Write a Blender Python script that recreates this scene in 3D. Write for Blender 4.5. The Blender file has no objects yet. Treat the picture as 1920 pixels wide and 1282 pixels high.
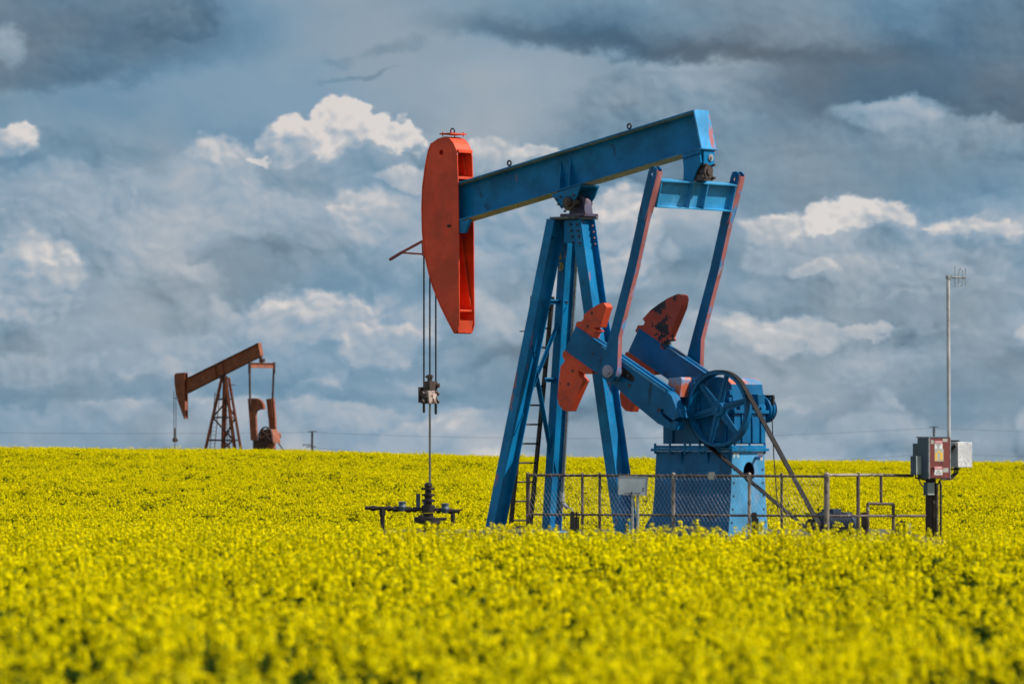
import bpy, math, random
import numpy as np
from mathutils import Vector, Matrix

scene = bpy.context.scene
COL = scene.collection
R = math.radians

# ------------------------------------------------------------------ camera
EYE = 2.0                       # metres above the near field
FPX = 10000.0                   # focal length in photo pixels (1920 wide)
PX0, PY0 = 960.0, 850.0         # vanishing column and horizon line in the photo
cam_d = bpy.data.cameras.new('camera')
cam = bpy.data.objects.new('camera', cam_d)
COL.objects.link(cam)
cam.location = (0, 0, EYE)
cam.rotation_euler = (R(90), 0, 0)
cam_d.sensor_width = 36.0
cam_d.lens = 36.0 * FPX / 1920.0
cam_d.shift_y = (PY0 - 641.0) / 1920.0
cam_d.clip_start = 0.5
cam_d.clip_end = 20000
cam_d.dof.use_dof = True
cam_d.dof.focus_distance = 128.0
cam_d.dof.aperture_fstop = 3.2
scene.camera = cam

# ------------------------------------------------------------------ sun
SUN_AZ = (0.982, -0.18)         # horizontal direction towards the sun
SUN_EL = R(47)
sun_d = bpy.data.lights.new('sun', 'SUN')
sun = bpy.data.objects.new('sun', sun_d)
COL.objects.link(sun)
sun_d.energy = 5.0
sun_d.angle = R(0.5)
sun_d.color = (1.0, 0.95, 0.86)
sdir = Vector((SUN_AZ[0] * math.cos(SUN_EL), SUN_AZ[1] * math.cos(SUN_EL), math.sin(SUN_EL))).normalized()
sun.rotation_euler = sdir.to_track_quat('Z', 'Y').to_euler()
sun.location = (30, -20, 60)

scene.view_settings.view_transform = 'Standard'
scene.view_settings.look = 'None'
scene.view_settings.exposure = 0.12
scene.view_settings.gamma = 1.0
scene.view_settings.use_curve_mapping = False
scene.render.engine = 'CYCLES'
scene.cycles.max_bounces = 6
scene.cycles.diffuse_bounces = 3
scene.cycles.transparent_max_bounces = 4

# ------------------------------------------------------------------ sky
world = bpy.data.worlds.new('World')
scene.world = world
world.use_nodes = True
world.cycles.sampling_method = 'MANUAL'
world.cycles.sample_map_resolution = 512


class NT:
    """small helper to write node maths as expressions"""
    def __init__(self, tree):
        self.t = tree
        self.n = tree.nodes
        self.l = tree.links

    def put(self, sock, v):
        if isinstance(v, bpy.types.NodeSocket):
            self.l.new(v, sock)
        elif v is not None:
            sock.default_value = v

    def m(self, op, a, b=None, c=None, clamp=False):
        nd = self.n.new('ShaderNodeMath')
        nd.operation = op
        nd.use_clamp = clamp
        self.put(nd.inputs[0], a)
        if b is not None:
            self.put(nd.inputs[1], b)
        if c is not None:
            self.put(nd.inputs[2], c)
        return nd.outputs[0]

    def sstep(self, v, a, b):
        nd = self.n.new('ShaderNodeMapRange')
        nd.interpolation_type = 'SMOOTHSTEP'
        self.put(nd.inputs[0], v)
        nd.inputs[1].default_value = a
        nd.inputs[2].default_value = b
        return nd.outputs[0]

    def lin(self, v, a, b, c=0.0, d=1.0):
        nd = self.n.new('ShaderNodeMapRange')
        self.put(nd.inputs[0], v)
        nd.inputs[1].default_value = a
        nd.inputs[2].default_value = b
        nd.inputs[3].default_value = c
        nd.inputs[4].default_value = d
        return nd.outputs[0]

    def mixf(self, f, a, b):
        nd = self.n.new('ShaderNodeMix')
        nd.data_type = 'FLOAT'
        self.put(nd.inputs[0], f)
        self.put(nd.inputs[2], a)
        self.put(nd.inputs[3], b)
        return nd.outputs[0]

    def mixc(self, f, a, b):
        nd = self.n.new('ShaderNodeMix')
        nd.data_type = 'RGBA'
        self.put(nd.inputs[0], f)
        self.put(nd.inputs[6], a)
        self.put(nd.inputs[7], b)
        return nd.outputs[2]

    def xyz(self, x, y, z=0.0):
        nd = self.n.new('ShaderNodeCombineXYZ')
        self.put(nd.inputs[0], x)
        self.put(nd.inputs[1], y)
        self.put(nd.inputs[2], z)
        return nd.outputs[0]

    def sep(self, v):
        nd = self.n.new('ShaderNodeSeparateXYZ')
        self.l.new(v, nd.inputs[0])
        return nd.outputs

    def noise(self, vec, scale, detail=5.0, rough=0.55, dist=0.0, lac=2.0):
        nd = self.n.new('ShaderNodeTexNoise')
        if vec is not None:
            self.l.new(vec, nd.inputs['Vector'])
        nd.inputs['Scale'].default_value = scale
        nd.inputs['Detail'].default_value = detail
        nd.inputs['Roughness'].default_value = rough
        nd.inputs['Lacunarity'].default_value = lac
        nd.inputs['Distortion'].default_value = dist
        return nd.outputs

    def ramp(self, v, stops):
        nd = self.n.new('ShaderNodeValToRGB')
        self.l.new(v, nd.inputs[0])
        el = nd.color_ramp.elements
        while len(el) < len(stops):
            el.new(0.5)
        for e, (p, c) in zip(el, stops):
            e.position = p
            e.color = (*c, 1)
        return nd.outputs[0]


def srgb(r, g, b):
    f = lambda c: c / 12.92 if c <= 0.04045 else ((c + 0.055) / 1.055) ** 2.4
    return (f(r / 255), f(g / 255), f(b / 255))


def build_world():
    w = NT(world.node_tree)
    for n in list(w.n):
        w.n.remove(n)
    tc = w.n.new('ShaderNodeTexCoord')
    dx, dy, dz = w.sep(tc.outputs['Generated'])
    U = w.m('MULTIPLY', w.m('ARCTAN2', dx, dy), 10.0)          # azimuth, 0.1 rad = 1
    V = w.m('MULTIPLY', w.m('ARCSINE', dz), 10.0)              # elevation
    p0 = w.xyz(U, w.m('MULTIPLY', V, 1.35), 3.1)
    # wind-torn warp shared by every cloud
    wx, wy, wz = w.sep(w.noise(p0, 4.6, 6.0, 0.55)[1])
    fx, fy, fz = w.sep(w.noise(p0, 15.0, 6.0, 0.6)[1])
    c_ = lambda v, k: w.m('MULTIPLY', w.m('SUBTRACT', v, 0.5), k)
    Uw = w.m('ADD', U, w.m('ADD', c_(wx, 0.14), c_(fx, 0.060)))
    Vw = w.m('ADD', V, w.m('ADD', c_(wy, 0.13), c_(fy, 0.060)))
    Ub = w.m('ADD', U, w.m('ADD', c_(wx, 0.10), c_(fx, 0.030)))
    Vb = w.m('ADD', V, w.m('ADD', c_(wy, 0.09), c_(fy, 0.030)))

    def shifted(su, sv, du, dv, z, scale, det, rg):
        v = w.xyz(w.m('MULTIPLY', w.m('ADD', Ub, du), su), w.m('MULTIPLY', w.m('ADD', Vb, dv), sv), z)
        return w.noise(v, scale, det, rg)[0]
    # billow relief, lit from the upper right
    b1 = shifted(1, 1.05, 0, 0, 0.7, 7.0, 4.0, 0.48)
    b2 = shifted(1, 1.05, 0.014, 0.020, 0.7, 7.0, 4.0, 0.48)
    relief = w.m('MULTIPLY', w.m('SUBTRACT', b1, b2), 1.6)

    # rounded cauliflower heads
    def cells(du, dv):
        tot = None
        for sc_, am in ((17.0, 0.62), (40.0, 0.38)):
            vn = w.n.new('ShaderNodeTexVoronoi')
            vn.voronoi_dimensions = '2D'
            vn.inputs['Scale'].default_value = sc_
            w.l.new(w.xyz(w.m('ADD', Ub, du), w.m('MULTIPLY', w.m('ADD', Vb, dv), 1.2), 0.0), vn.inputs['Vector'])
            t = w.m('MULTIPLY', vn.outputs['Distance'], am)
            tot = t if tot is None else w.m('ADD', tot, t)
        return tot
    vb = cells(0, 0)
    dome = w.m('MULTIPLY', w.m('SUBTRACT', cells(0.006, 0.009), vb), 0.55)
    relief = w.m('ADD', relief, dome)
    scal = w.m('MULTIPLY', w.m('SUBTRACT', vb, 0.42), 0.55)
    # sheet of soft cloud with bluer rifts
    big = w.noise(w.xyz(U, w.m('MULTIPLY', V, 2.6), 9.4), 2.4, 4.0, 0.48)[0]
    L = w.lin(big, 0.36, 0.64, 0.38, 0.62)
    # banks of distant cumulus: pale lit crowns over blue-grey bases
    for z, sc, du, dv, lo, hi, k in ((5.3, 3.0, 0.020, 0.060, 0.47, 0.54, 2.2), (14.1, 5.6, 0.012, 0.034, 0.50, 0.56, 1.9)):
        n1 = w.m('SUBTRACT', shifted(1, 1.1, 0, 0, z, sc, 5.0, 0.44), w.m('MULTIPLY', scal, 0.10))
        n2 = shifted(1, 1.1, du, dv, z, sc, 5.0, 0.44)
        crown = w.m('MULTIPLY', w.m('SUBTRACT', n1, n2), k)
        crown = w.m('MINIMUM', w.m('MAXIMUM', crown, -0.16), 0.25)
        mk = w.m('MULTIPLY', w.sstep(n1, lo, hi), w.sstep(V, 0.72, 0.5))
        L = w.m('ADD', L, w.m('MULTIPLY', mk, w.m('ADD', crown, 0.03)))
    L = w.m('ADD', L, w.m('MULTIPLY', relief, 0.13))
    P = lambda px, py: ((px - 960) / 1000.0, (850 - py) / 1000.0)

    def puff(cx, cy, rx, ry, val, op=1.0, edge=0.5, rel=0.5, grad=0.25, floor=None):
        """one cloud mass: warped ellipse, brighter towards its top, optional flat soft base"""
        nonlocal L
        u, v = P(cx, cy)
        qx = w.m('MULTIPLY', w.m('SUBTRACT', Uw, u), 1000.0 / rx)
        qy = w.m('MULTIPLY', w.m('SUBTRACT', Vw, v), 1000.0 / ry)
        d = w.m('ADD', w.m('MULTIPLY', qx, qx), w.m('MULTIPLY', qy, qy))
        if edge < 0.6:
            d = w.m('ADD', d, scal)
        mk = w.sstep(d, 1.0 + edge * 0.5, 1.0 - edge)
        if floor is not None:
            mk = w.m('MULTIPLY', mk, w.sstep(qy, floor - 0.45, floor + 0.35))
        if op < 1:
            mk = w.m('MULTIPLY', mk, op)
        val_s = w.m('ADD', w.m('MULTIPLY_ADD', qy, grad, val), w.m('MULTIPLY', relief, rel))
        L = w.mixf(mk, L, val_s)

    # --- stratocumulus masses, far to near
    for a in PUFFS:
        puff(*a)
    L = w.m('MINIMUM', w.m('MAXIMUM', L, 0.0), 1.0)
    col = w.ramp(L, [(0.0, srgb(58, 84, 106)), (0.22, srgb(84, 114, 138)), (0.42, srgb(116, 146, 168)),
                     (0.60, srgb(143, 165, 184)), (0.80, srgb(174, 183, 193)), (1.0, srgb(220, 214, 211))])
    # the greyer, browner undersides
    warm = w.noise(w.xyz(U, w.m('MULTIPLY', V, 1.6), 21.0), 2.2, 3.0, 0.5)[0]
    hs = w.n.new('ShaderNodeHueSaturation')
    w.l.new(col, hs.inputs['Color'])
    w.l.new(w.lin(warm, 0.38, 0.66, 1.12, 0.62), hs.inputs['Saturation'])
    sky = w.n.new('ShaderNodeTexSky')
    sky.sky_type = 'NISHITA'
    sky.sun_disc = False
    sky.sun_elevation = SUN_EL
    sky.sun_rotation = math.atan2(SUN_AZ[0], SUN_AZ[1])
    sky.altitude = 700
    bg1 = w.n.new('ShaderNodeBackground'); bg1.inputs[1].default_value = 0.06
    w.l.new(sky.outputs[0], bg1.inputs[0])
    bg2 = w.n.new('ShaderNodeBackground'); bg2.inputs[1].default_value = 1.0
    # unseen clouds overhead and behind the viewer, brightened and whitened for fill light
    away = w.m('MAXIMUM', w.sstep(V, 1.2, 3.5), w.sstep(dy, 0.5, -0.3))
    tint = w.mixc(away, (0.92, 0.92, 0.92, 1), (2.2, 1.9, 1.62, 1))
    mul = w.n.new('ShaderNodeMix'); mul.data_type = 'RGBA'; mul.blend_type = 'MULTIPLY'
    mul.inputs[0].default_value = 1.0
    w.l.new(hs.outputs[0], mul.inputs[6]); w.l.new(tint, mul.inputs[7])
    w.l.new(mul.outputs[2], bg2.inputs[0])
    # cloud cover is full near the horizon and breaks up overhead
    br = w.noise(tc.outputs['Generated'], 3.0, 5.0, 0.55)[0]
    cover = w.mixf(w.sstep(V, 1.2, 4.5), 0.97, w.sstep(br, 0.40, 0.60))
    mx = w.n.new('ShaderNodeMixShader')
    w.l.new(cover, mx.inputs[0]); w.l.new(bg1.outputs[0], mx.inputs[1]); w.l.new(bg2.outputs[0], mx.inputs[2])
    out = w.n.new('ShaderNodeOutputWorld')
    w.l.new(mx.outputs[0], out.inputs[0])


# (cx, cy, rx, ry, brightness, opacity, edge softness, relief, top-to-base gradient, flat base)
PUFFS = [
    # broad tones
    (250, 230, 560, 90, 0.44, 0.8, 0.9, 0.05, 0.02, None),
    (700, 110, 520, 150, 0.53, 0.95, 0.9, 0.02, -0.04, None),
    (980, 190, 200, 80, 0.58, 0.7, 0.9, 0.05, 0.0, None),
    (250, 640, 420, 60, 0.40, 0.35, 0.9, 0.2, 0.0, None),
    (600, 520, 330, 40, 0.42, 0.6, 0.9, 0.2, 0.03, None),
    (1500, 575, 520, 32, 0.40, 0.75, 0.9, 0.2, 0.0, None),
    (1450, 790, 420, 22, 0.38, 0.7, 0.9, 0.1, 0.0, None),
    (250, 735, 520, 24, 0.36, 0.75, 0.9, 0.1, 0.0, None),
    (960, 830, 1400, 30, 0.58, 0.6, 0.9, 0.1, 0.0, None),
    # upper right overcast
    (1560, 270, 560, 150, 0.38, 0.95, 0.7, 0.2, 0.03, None),
    (1210, 260, 150, 130, 0.35, 0.9, 0.30, 0.35, 0.10, None),
    (1360, 165, 170, 70, 0.52, 0.85, 0.8, 0.35, 0.08, None),
    (1730, 150, 380, 115, 0.16, 1.0, 0.8, 0.10, 0.02, None),
    (1290, 55, 480, 62, 0.21, 1.0, 0.65, 0.06, 0.20, None),
    (1500, 20, 560, 60, 0.36, 0.9, 0.9, 0.15, 0.05, None),
    (1880, 60, 160, 90, 0.24, 0.9, 0.9, 0.15, 0.0, None),
    (1880, 235, 150, 60, 0.15, 0.9, 0.7, 0.3, 0.0, None),
    (1665, 218, 120, 34, 0.66, 0.85, 0.8, 0.5, 0.15, -0.9),
    (1800, 262, 180, 34, 0.52, 0.8, 0.9, 0.4, 0.1, None),
    (1500, 330, 420, 36, 0.40, 0.6, 0.9, 0.1, 0.0, None),
    # upper left
    (130, 60, 360, 105, 0.22, 0.95, 0.9, 0.12, 0.03, None),
    (70, 135, 230, 50, 0.24, 0.85, 0.9, 0.12, 0.05, None),
    (340, 45, 90, 34, 0.20, 0.9, 0.7, 0.3, 0.05, None),
    (12, 85, 34, 55, 0.62, 0.7, 0.8, 0.4, 0.1, None),
    (60, 300, 260, 60, 0.34, 0.6, 0.9, 0.3, 0.0, None),
    (750, 92, 60, 16, 0.37, 0.85, 0.9, 0.2, 0.0, None),
    (670, 142, 80, 9, 0.37, 0.85, 0.9, 0.2, 0.0, None),
    (640, 100, 46, 11, 0.40, 0.7, 0.9, 0.2, 0.0, None),
    # centre-left cumulus bank: grey-blue body with crisp pale heads
    (560, 370, 300, 90, 0.62, 0.75, 0.5, 0.45, 0.06, None),
    (180, 400, 220, 100, 0.56, 0.7, 0.5, 0.45, 0.08, None),
    (330, 425, 120, 60, 0.76, 0.6, 0.8, 0.5, 0.12, None),
    (420, 290, 80, 34, 0.78, 0.9, 0.5, 0.7, 0.12, -0.7),
    (545, 258, 66, 44, 0.90, 1.0, 0.28, 0.9, 0.08, -0.75),
    (640, 232, 66, 52, 0.98, 1.0, 0.22, 0.8, 0.05, -0.95),
    (715, 262, 74, 34, 0.94, 1.0, 0.22, 0.8, 0.06, -0.95),
    (640, 322, 160, 46, 0.50, 0.95, 0.35, 0.35, 0.06, -0.6),
    (488, 296, 34, 8, 0.97, 1.0, 0.4, 0.3, 0.0, None),
    (760, 325, 55, 18, 0.80, 0.9, 0.6, 0.5, 0.1, None),
    (690, 400, 75, 56, 0.82, 0.85, 0.6, 0.7, 0.12, None),
    (570, 430, 90, 40, 0.62, 0.6, 0.7, 0.5, 0.1, None),
    (12, 258, 52, 42, 0.84, 1.0, 0.4, 0.6, 0.12, -0.6),
    (60, 545, 105, 95, 0.77, 0.85, 0.5, 0.8, 0.12, None),
    (10, 650, 80, 36, 0.34, 0.8, 0.5, 0.4, 0.1, None),
    (270, 500, 80, 40, 0.62, 0.7, 0.7, 0.5, 0.12, None),
    # mid cumulus round the walking beam
    (920, 290, 90, 40, 0.78, 0.95, 0.35, 0.7, 0.12, -0.6),
    (1020, 280, 50, 18, 0.90, 0.95, 0.35, 0.6, 0.08, -0.6),
    (950, 400, 140, 70, 0.58, 0.7, 0.6, 0.6, 0.1, None),
    (1150, 430, 95, 85, 0.76, 0.85, 0.5, 0.8, 0.12, None),
    (1170, 490, 50, 28, 0.84, 0.7, 0.6, 0.6, 0.12, None),
    # right cumulus bank
    (1650, 480, 290, 90, 0.62, 0.9, 0.35, 0.5, 0.08, None),
    (1475, 440, 90, 42, 0.88, 0.9, 0.45, 0.7, 0.12, -0.6),
    (1590, 418, 82, 56, 0.98, 1.0, 0.28, 0.6, 0.05, -0.8),
    (1668, 405, 44, 40, 0.86, 0.9, 0.35, 0.7, 0.1, None),
    (1810, 440, 90, 44, 0.86, 0.9, 0.4, 0.7, 0.1, None),
    (1590, 468, 110, 24, 0.58, 0.95, 0.30, 0.5, 0.12, None),
    (1700, 450, 55, 34, 0.52, 0.95, 0.25, 0.5, 0.10, None),
    (1790, 485, 150, 46, 0.50, 0.95, 0.28, 0.6, 0.10, None),
    (1640, 520, 240, 34, 0.52, 0.9, 0.4, 0.6, 0.10, None),
    (1520, 508, 60, 16, 0.84, 0.8, 0.6, 0.6, 0.12, None),
    (1440, 560, 110, 40, 0.45, 0.8, 0.5, 0.4, 0.08, None),
    (1460, 625, 125, 34, 0.80, 0.95, 0.5, 0.6, 0.10, None),
    (1590, 612, 90, 14, 0.80, 0.85, 0.5, 0.5, 0.1, None),
    (1650, 690, 140, 46, 0.58, 0.7, 0.6, 0.5, 0.10, None),
    (1340, 700, 110, 50, 0.56, 0.6, 0.7, 0.4, 0.1, None),
    # low banks
    (590, 595, 150, 55, 0.84, 0.85, 0.45, 0.7, 0.12, None),
    (725, 640, 90, 48, 0.78, 0.8, 0.5, 0.6, 0.12, None),
    (480, 640, 150, 40, 0.66, 0.7, 0.6, 0.5, 0.1, None),
    (120, 700, 160, 34, 0.55, 0.6, 0.7, 0.4, 0.08, None),
    (520, 690, 200, 22, 0.56, 0.6, 0.8, 0.4, 0.1, None),
    (640, 785, 110, 36, 0.80, 0.7, 0.6, 0.4, 0.12, None),
    (120, 790, 240, 34, 0.58, 0.6, 0.8, 0.3, 0.1, None),
    (880, 800, 90, 28, 0.68, 0.6, 0.7, 0.4, 0.1, None),
    (1630, 810, 110, 34, 0.64, 0.7, 0.6, 0.4, 0.1, None),
]
build_world()


# ------------------------------------------------------------------ naming helpers
def props(o, label=None, cat=None, group=None, kind=None):
    if label: o['label'] = label
    if cat: o['category'] = cat
    if group: o['group'] = group
    if kind: o['kind'] = kind
    return o


def thing(name, label, cat, loc=(0, 0, 0), rz=0.0, group=None):
    o = bpy.data.objects.new(name, None)
    COL.objects.link(o)
    o.empty_display_size = 0.3
    o.location = loc
    o.rotation_euler = (0, 0, rz)
    return props(o, label, cat, group)


# ------------------------------------------------------------------ mesh builder
class MB:
    def __init__(self):
        self.v, self.f, self.mi = [], [], []

    def add(self, vs, fs, mi=0):
        b = len(self.v)
        self.v += [tuple(p) for p in vs]
        for f in fs:
            self.f.append([i + b for i in f])
            self.mi.append(mi)

    def prism(self, pts, y0, y1, holes=(), mi=0, rim=None):
        """polygon in the x-z plane pushed along y, with real through holes"""
        a = sum(pts[i][0] * pts[(i + 1) % len(pts)][1] - pts[(i + 1) % len(pts)][0] * pts[i][1] for i in range(len(pts)))
        if a < 0:
            pts = pts[::-1]
        pts = list(pts)
        ring = list(pts)
        hs = []
        for h in holes:
            h = list(h)
            ah = sum(h[i][0] * h[(i + 1) % len(h)][1] - h[(i + 1) % len(h)][0] * h[i][1] for i in range(len(h)))
            if ah > 0:
                h = h[::-1]
            hs.append(h)
            bi, bj, bd = 0, 0, 1e9
            for i, p in enumerate(ring):
                for j, q in enumerate(h):
                    d = (p[0] - q[0]) ** 2 + (p[1] - q[1]) ** 2
                    if d < bd:
                        bi, bj, bd = i, j, d
            ring = ring[:bi + 1] + h[bj:] + h[:bj + 1] + ring[bi:]
        n = len(ring)
        self.add([(x, y0, z) for x, z in ring], [list(range(n))], mi)
        self.add([(x, y1, z) for x, z in ring], [list(range(n))[::-1]], mi)
        r = mi if rim is None else rim
        for loop in [pts] + hs:
            k = len(loop)
            self.add([(x, y0, z) for x, z in loop] + [(x, y1, z) for x, z in loop],
                     [[(i + 1) % k, i, i + k, (i + 1) % k + k] for i in range(k)], r)

    def box(self, x0, x1, y0, y1, z0, z1, mi=0):
        self.add([(x0, y0, z0), (x1, y0, z0), (x1, y1, z0), (x0, y1, z0), (x0, y0, z1), (x1, y0, z1), (x1, y1, z1), (x0, y1, z1)],
                 [[3, 2, 1, 0], [4, 5, 6, 7], [0, 1, 5, 4], [1, 2, 6, 5], [2, 3, 7, 6], [3, 0, 4, 7]], mi)

    def frame_of(self, p0, p1, up=(0, 0, 1)):
        p0, p1 = Vector(p0), Vector(p1)
        d = (p1 - p0).normalized()
        u = Vector(up)
        s = d.cross(u)
        if s.length < 1e-4:
            s = d.cross(Vector((1, 0, 0)))
        s.normalize()
        return p0, p1, d, s, s.cross(d)

    def bar(self, p0, p1, w, h, up=(0, 0, 1), mi=0):
        """square bar: w across, h along 'up'"""
        p0, p1, d, s, t = self.frame_of(p0, p1, up)
        vs = []
        for p in (p0, p1):
            for a, b in ((-1, -1), (1, -1), (1, 1), (-1, 1)):
                vs.append(p + s * a * w / 2 + t * b * h / 2)
        self.add(vs, [[3, 2, 1, 0], [4, 5, 6, 7], [0, 1, 5, 4], [1, 2, 6, 5], [2, 3, 7, 6], [3, 0, 4, 7]], mi)

    def tube(self, path, r, n=10, mi=0, r2=None):
        path = [Vector(p) for p in path]
        k = len(path)
        vs, fs = [], []
        ref = None
        for i, p in enumerate(path):
            d = (path[min(i + 1, k - 1)] - path[max(i - 1, 0)]).normalized()
            if ref is None:
                ref = d.cross(Vector((0, 0, 1)))
                if ref.length < 1e-3:
                    ref = d.cross(Vector((1, 0, 0)))
            s = (ref - d * ref.dot(d)).normalized()
            ref = s
            t = d.cross(s)
            rr = r if r2 is None else r + (r2 - r) * i / (k - 1)
            for j in range(n):
                a = 2 * math.pi * j / n
                vs.append(p + s * math.cos(a) * rr + t * math.sin(a) * rr)
        for i in range(k - 1):
            for j in range(n):
                j2 = (j + 1) % n
                fs.append([i * n + j, (i) * n + j2, (i + 1) * n + j2, (i + 1) * n + j])
        fs.append(list(range(n))[::-1])
        fs.append([(k - 1) * n + j for j in range(n)])
        self.add(vs, fs, mi)

    def cyl(self, p0, p1, r, n=20, mi=0, r2=None):
        self.tube([p0, p1], r, n, mi, r2)

    def lathe(self, c, axis, prof, n=40, mi=0):
        """closed profile of (radius, offset along axis) spun round the axis through c"""
        c, ax = Vector(c), Vector(axis).normalized()
        s = ax.orthogonal().normalized()
        t = ax.cross(s)
        k = len(prof)
        vs, fs = [], []
        for i in range(n):
            a = 2 * math.pi * i / n
            e = s * math.cos(a) + t * math.sin(a)
            for r, o in prof:
                vs.append(c + e * r + ax * o)
        for i in range(n):
            i2 = (i + 1) % n
            for j in range(k):
                j2 = (j + 1) % k
                fs.append([i * k + j, i2 * k + j, i2 * k + j2, i * k + j2])
        self.add(vs, fs, mi)

    def torus(self, c, axis, Rr, r, n=24, m=8, mi=0):
        self.lathe(c, axis, [(Rr + r * math.cos(2 * math.pi * j / m), r * math.sin(2 * math.pi * j / m)) for j in range(m)], n, mi)

    def hsec(self, p0, p1, w, d, t=0.022, mi=0):
        """H-section column: flanges face y, web faces x"""
        p0, p1 = Vector(p0), Vector(p1)
        for y in (-d / 2 + t / 2, d / 2 - t / 2):
            self.bar(p0 + Vector((0, y, 0)), p1 + Vector((0, y, 0)), w, t, (0, 1, 0), mi)
        self.bar(p0, p1, t * 0.8, d - 2 * t, (0, 1, 0), mi)

    def build(self, name, mats, parent=None, smooth=True, bevel=0.0, label=None):
        me = bpy.data.meshes.new(name)
        me.from_pydata(self.v, [], self.f)
        if not isinstance(mats, (list, tuple)):
            mats = [mats]
        for m in mats:
            me.materials.append(m)
        if len(mats) > 1:
            me.polygons.foreach_set('material_index', self.mi)
        me.update()
        if smooth:
            me.polygons.foreach_set('use_smooth', [True] * len(me.polygons))
            me.set_sharp_from_angle(angle=R(32))
        o = bpy.data.objects.new(name, me)
        COL.objects.link(o)
        if parent is not None:
            o.parent = parent
        if label:
            o['label'] = label
        if bevel:
            b = o.modifiers.new('edge', 'BEVEL')
            b.width = bevel
            b.segments = 1
            b.limit_method = 'ANGLE'
            b.angle_limit = R(40)
        return o


def bolts(name, segs, mat_, parent):
    """every bolt a mesh of its own: segs = (p0, p1, radius, sides)"""
    for p0, p1, r, n in segs:
        b = MB()
        b.cyl(p0, p1, r, n)
        b.build(name, mat_, parent)


def circle(cx, cz, r, n=20, rz=None):
    return [(cx + r * math.cos(2 * math.pi * i / n), cz + (rz or r) * math.sin(2 * math.pi * i / n)) for i in range(n)]


class Frame:
    """a machine's own axes; L() gives the point of a plane of the machine that the camera sees at a photo pixel"""
    def __init__(self, o, rz):
        self.o, self.rz = Vector(o), rz
        self.ir = Matrix.Rotation(-rz, 3, 'Z')

    def ray(self, px, py):
        c = self.ir @ (Vector((0, 0, EYE)) - self.o)
        d = self.ir @ Vector(((px - PX0) / FPX, 1.0, (PY0 - py) / FPX))
        return c, d

    def L(self, px, py, y):
        c, d = self.ray(px, py)
        t = (y - c.y) / d.y
        return (c.x + d.x * t, c.z + d.z * t)

    def LX(self, px, py, x):
        c, d = self.ray(px, py)
        t = (x - c.x) / d.x
        return (c.y + d.y * t, c.z + d.z * t)

    def poly(self, pts, y):
        return [self.L(a, b, y) for a, b in pts]

    def P(self, px, py, y):
        x, z = self.L(px, py, y)
        return Vector((x, y, z))


def W(px, py, D):
    return Vector(((px - PX0) / FPX * D, D, EYE + (PY0 - py) / FPX * D))


# ------------------------------------------------------------------ materials
def material(name, base, rough=0.5, metal=0.0, layers=(), bump=0.0, bump_scale=40.0, spec=0.5, coat=0.0):
    """layers: (colour, noise scale, threshold, softness, stretch xyz, detail)"""
    m = bpy.data.materials.new(name)
    m.use_nodes = True
    w = NT(m.node_tree)
    pr = w.n['Principled BSDF']
    tc = w.n.new('ShaderNodeTexCoord')
    oc = tc.outputs['Object']
    col = None
    # gentle tone variation
    var = w.noise(oc, 1.7, 6.0, 0.6)[0]
    dark = tuple(c * 0.78 for c in base)
    lite = tuple(min(1, c * 1.18) for c in base)
    col = w.mixc(w.sstep(var, 0.35, 0.65), (*dark, 1), (*lite, 1))
    rsock = None
    for i, (c, sc, th, so, st, det) in enumerate(layers):
        mp = w.n.new('ShaderNodeMapping')
        w.l.new(oc, mp.inputs[0])
        mp.inputs['Scale'].default_value = st
        mp.inputs['Location'].default_value = (i * 3.7 + 1.3, i * 1.9, i * 5.1)
        nz = w.noise(mp.outputs[0], sc, det, 0.62)[0]
        f = w.sstep(nz, th, th + so)
        col = w.mixc(f, col, (*c, 1))
    w.l.new(col, pr.inputs['Base Color'])
    rn = w.noise(oc, 9.0, 4.0, 0.6)[0]
    w.l.new(w.lin(rn, 0.3, 0.7, max(0.05, rough - 0.1), min(1, rough + 0.12)), pr.inputs['Roughness'])
    pr.inputs['Metallic'].default_value = metal
    pr.inputs['Specular IOR Level'].default_value = spec
    pr.inputs['Coat Weight'].default_value = coat
    if bump:
        bn = w.n.new('ShaderNodeBump')
        bn.inputs['Strength'].default_value = bump
        bn.inputs['Distance'].default_value = 0.01
        w.l.new(w.noise(oc, bump_scale, 4.0, 0.6)[0], bn.inputs['Height'])
        w.l.new(bn.outputs[0], pr.inputs['Normal'])
    return m


S1 = (1, 1, 1)
STREAK = (1, 1, 0.22)
BLUE = (0.001, 0.155, 0.355)
PINK = (0.36, 0.12, 0.13)
M = {}
M['blue'] = material('weathered blue paint', BLUE, 0.42, 0, [
    ((0.008, 0.205, 0.44), 1.1, 0.55, 0.25, S1, 4),
    (PINK, 3.4, 0.72, 0.05, STREAK, 7),
    ((0.012, 0.03, 0.045), 2.1, 0.60, 0.14, S1, 8)], 0.14, 30, spec=0.22)
M['blue_leg'] = material('blue leg paint peeling to pink primer', BLUE, 0.45, 0, [
    ((0.012, 0.23, 0.47), 1.3, 0.52, 0.25, S1, 5),
    (PINK, 2.3, 0.61, 0.04, (1, 1, 0.35), 7),
    ((0.010, 0.025, 0.04), 3.1, 0.64, 0.10, (1, 1, 0.4), 8)], 0.15, 30, spec=0.22)
M['blue_plain'] = material('blue gloss paint', (0.001, 0.105, 0.26), 0.42, 0, [
    ((0.002, 0.14, 0.33), 0.9, 0.5, 0.3, S1, 5),
    ((0.010, 0.03, 0.05), 4.0, 0.59, 0.12, STREAK, 8),
    (PINK, 7.0, 0.70, 0.03, S1, 7)], 0.08, 26, spec=0.25)
M['blue_stained'] = material('blue paint with grease stains', (0.004, 0.11, 0.28), 0.42, 0, [
    ((0.006, 0.010, 0.016), 3.6, 0.60, 0.03, S1, 6),
    (PINK, 6.0, 0.70, 0.05, S1, 6)], 0.12, 30)
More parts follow.
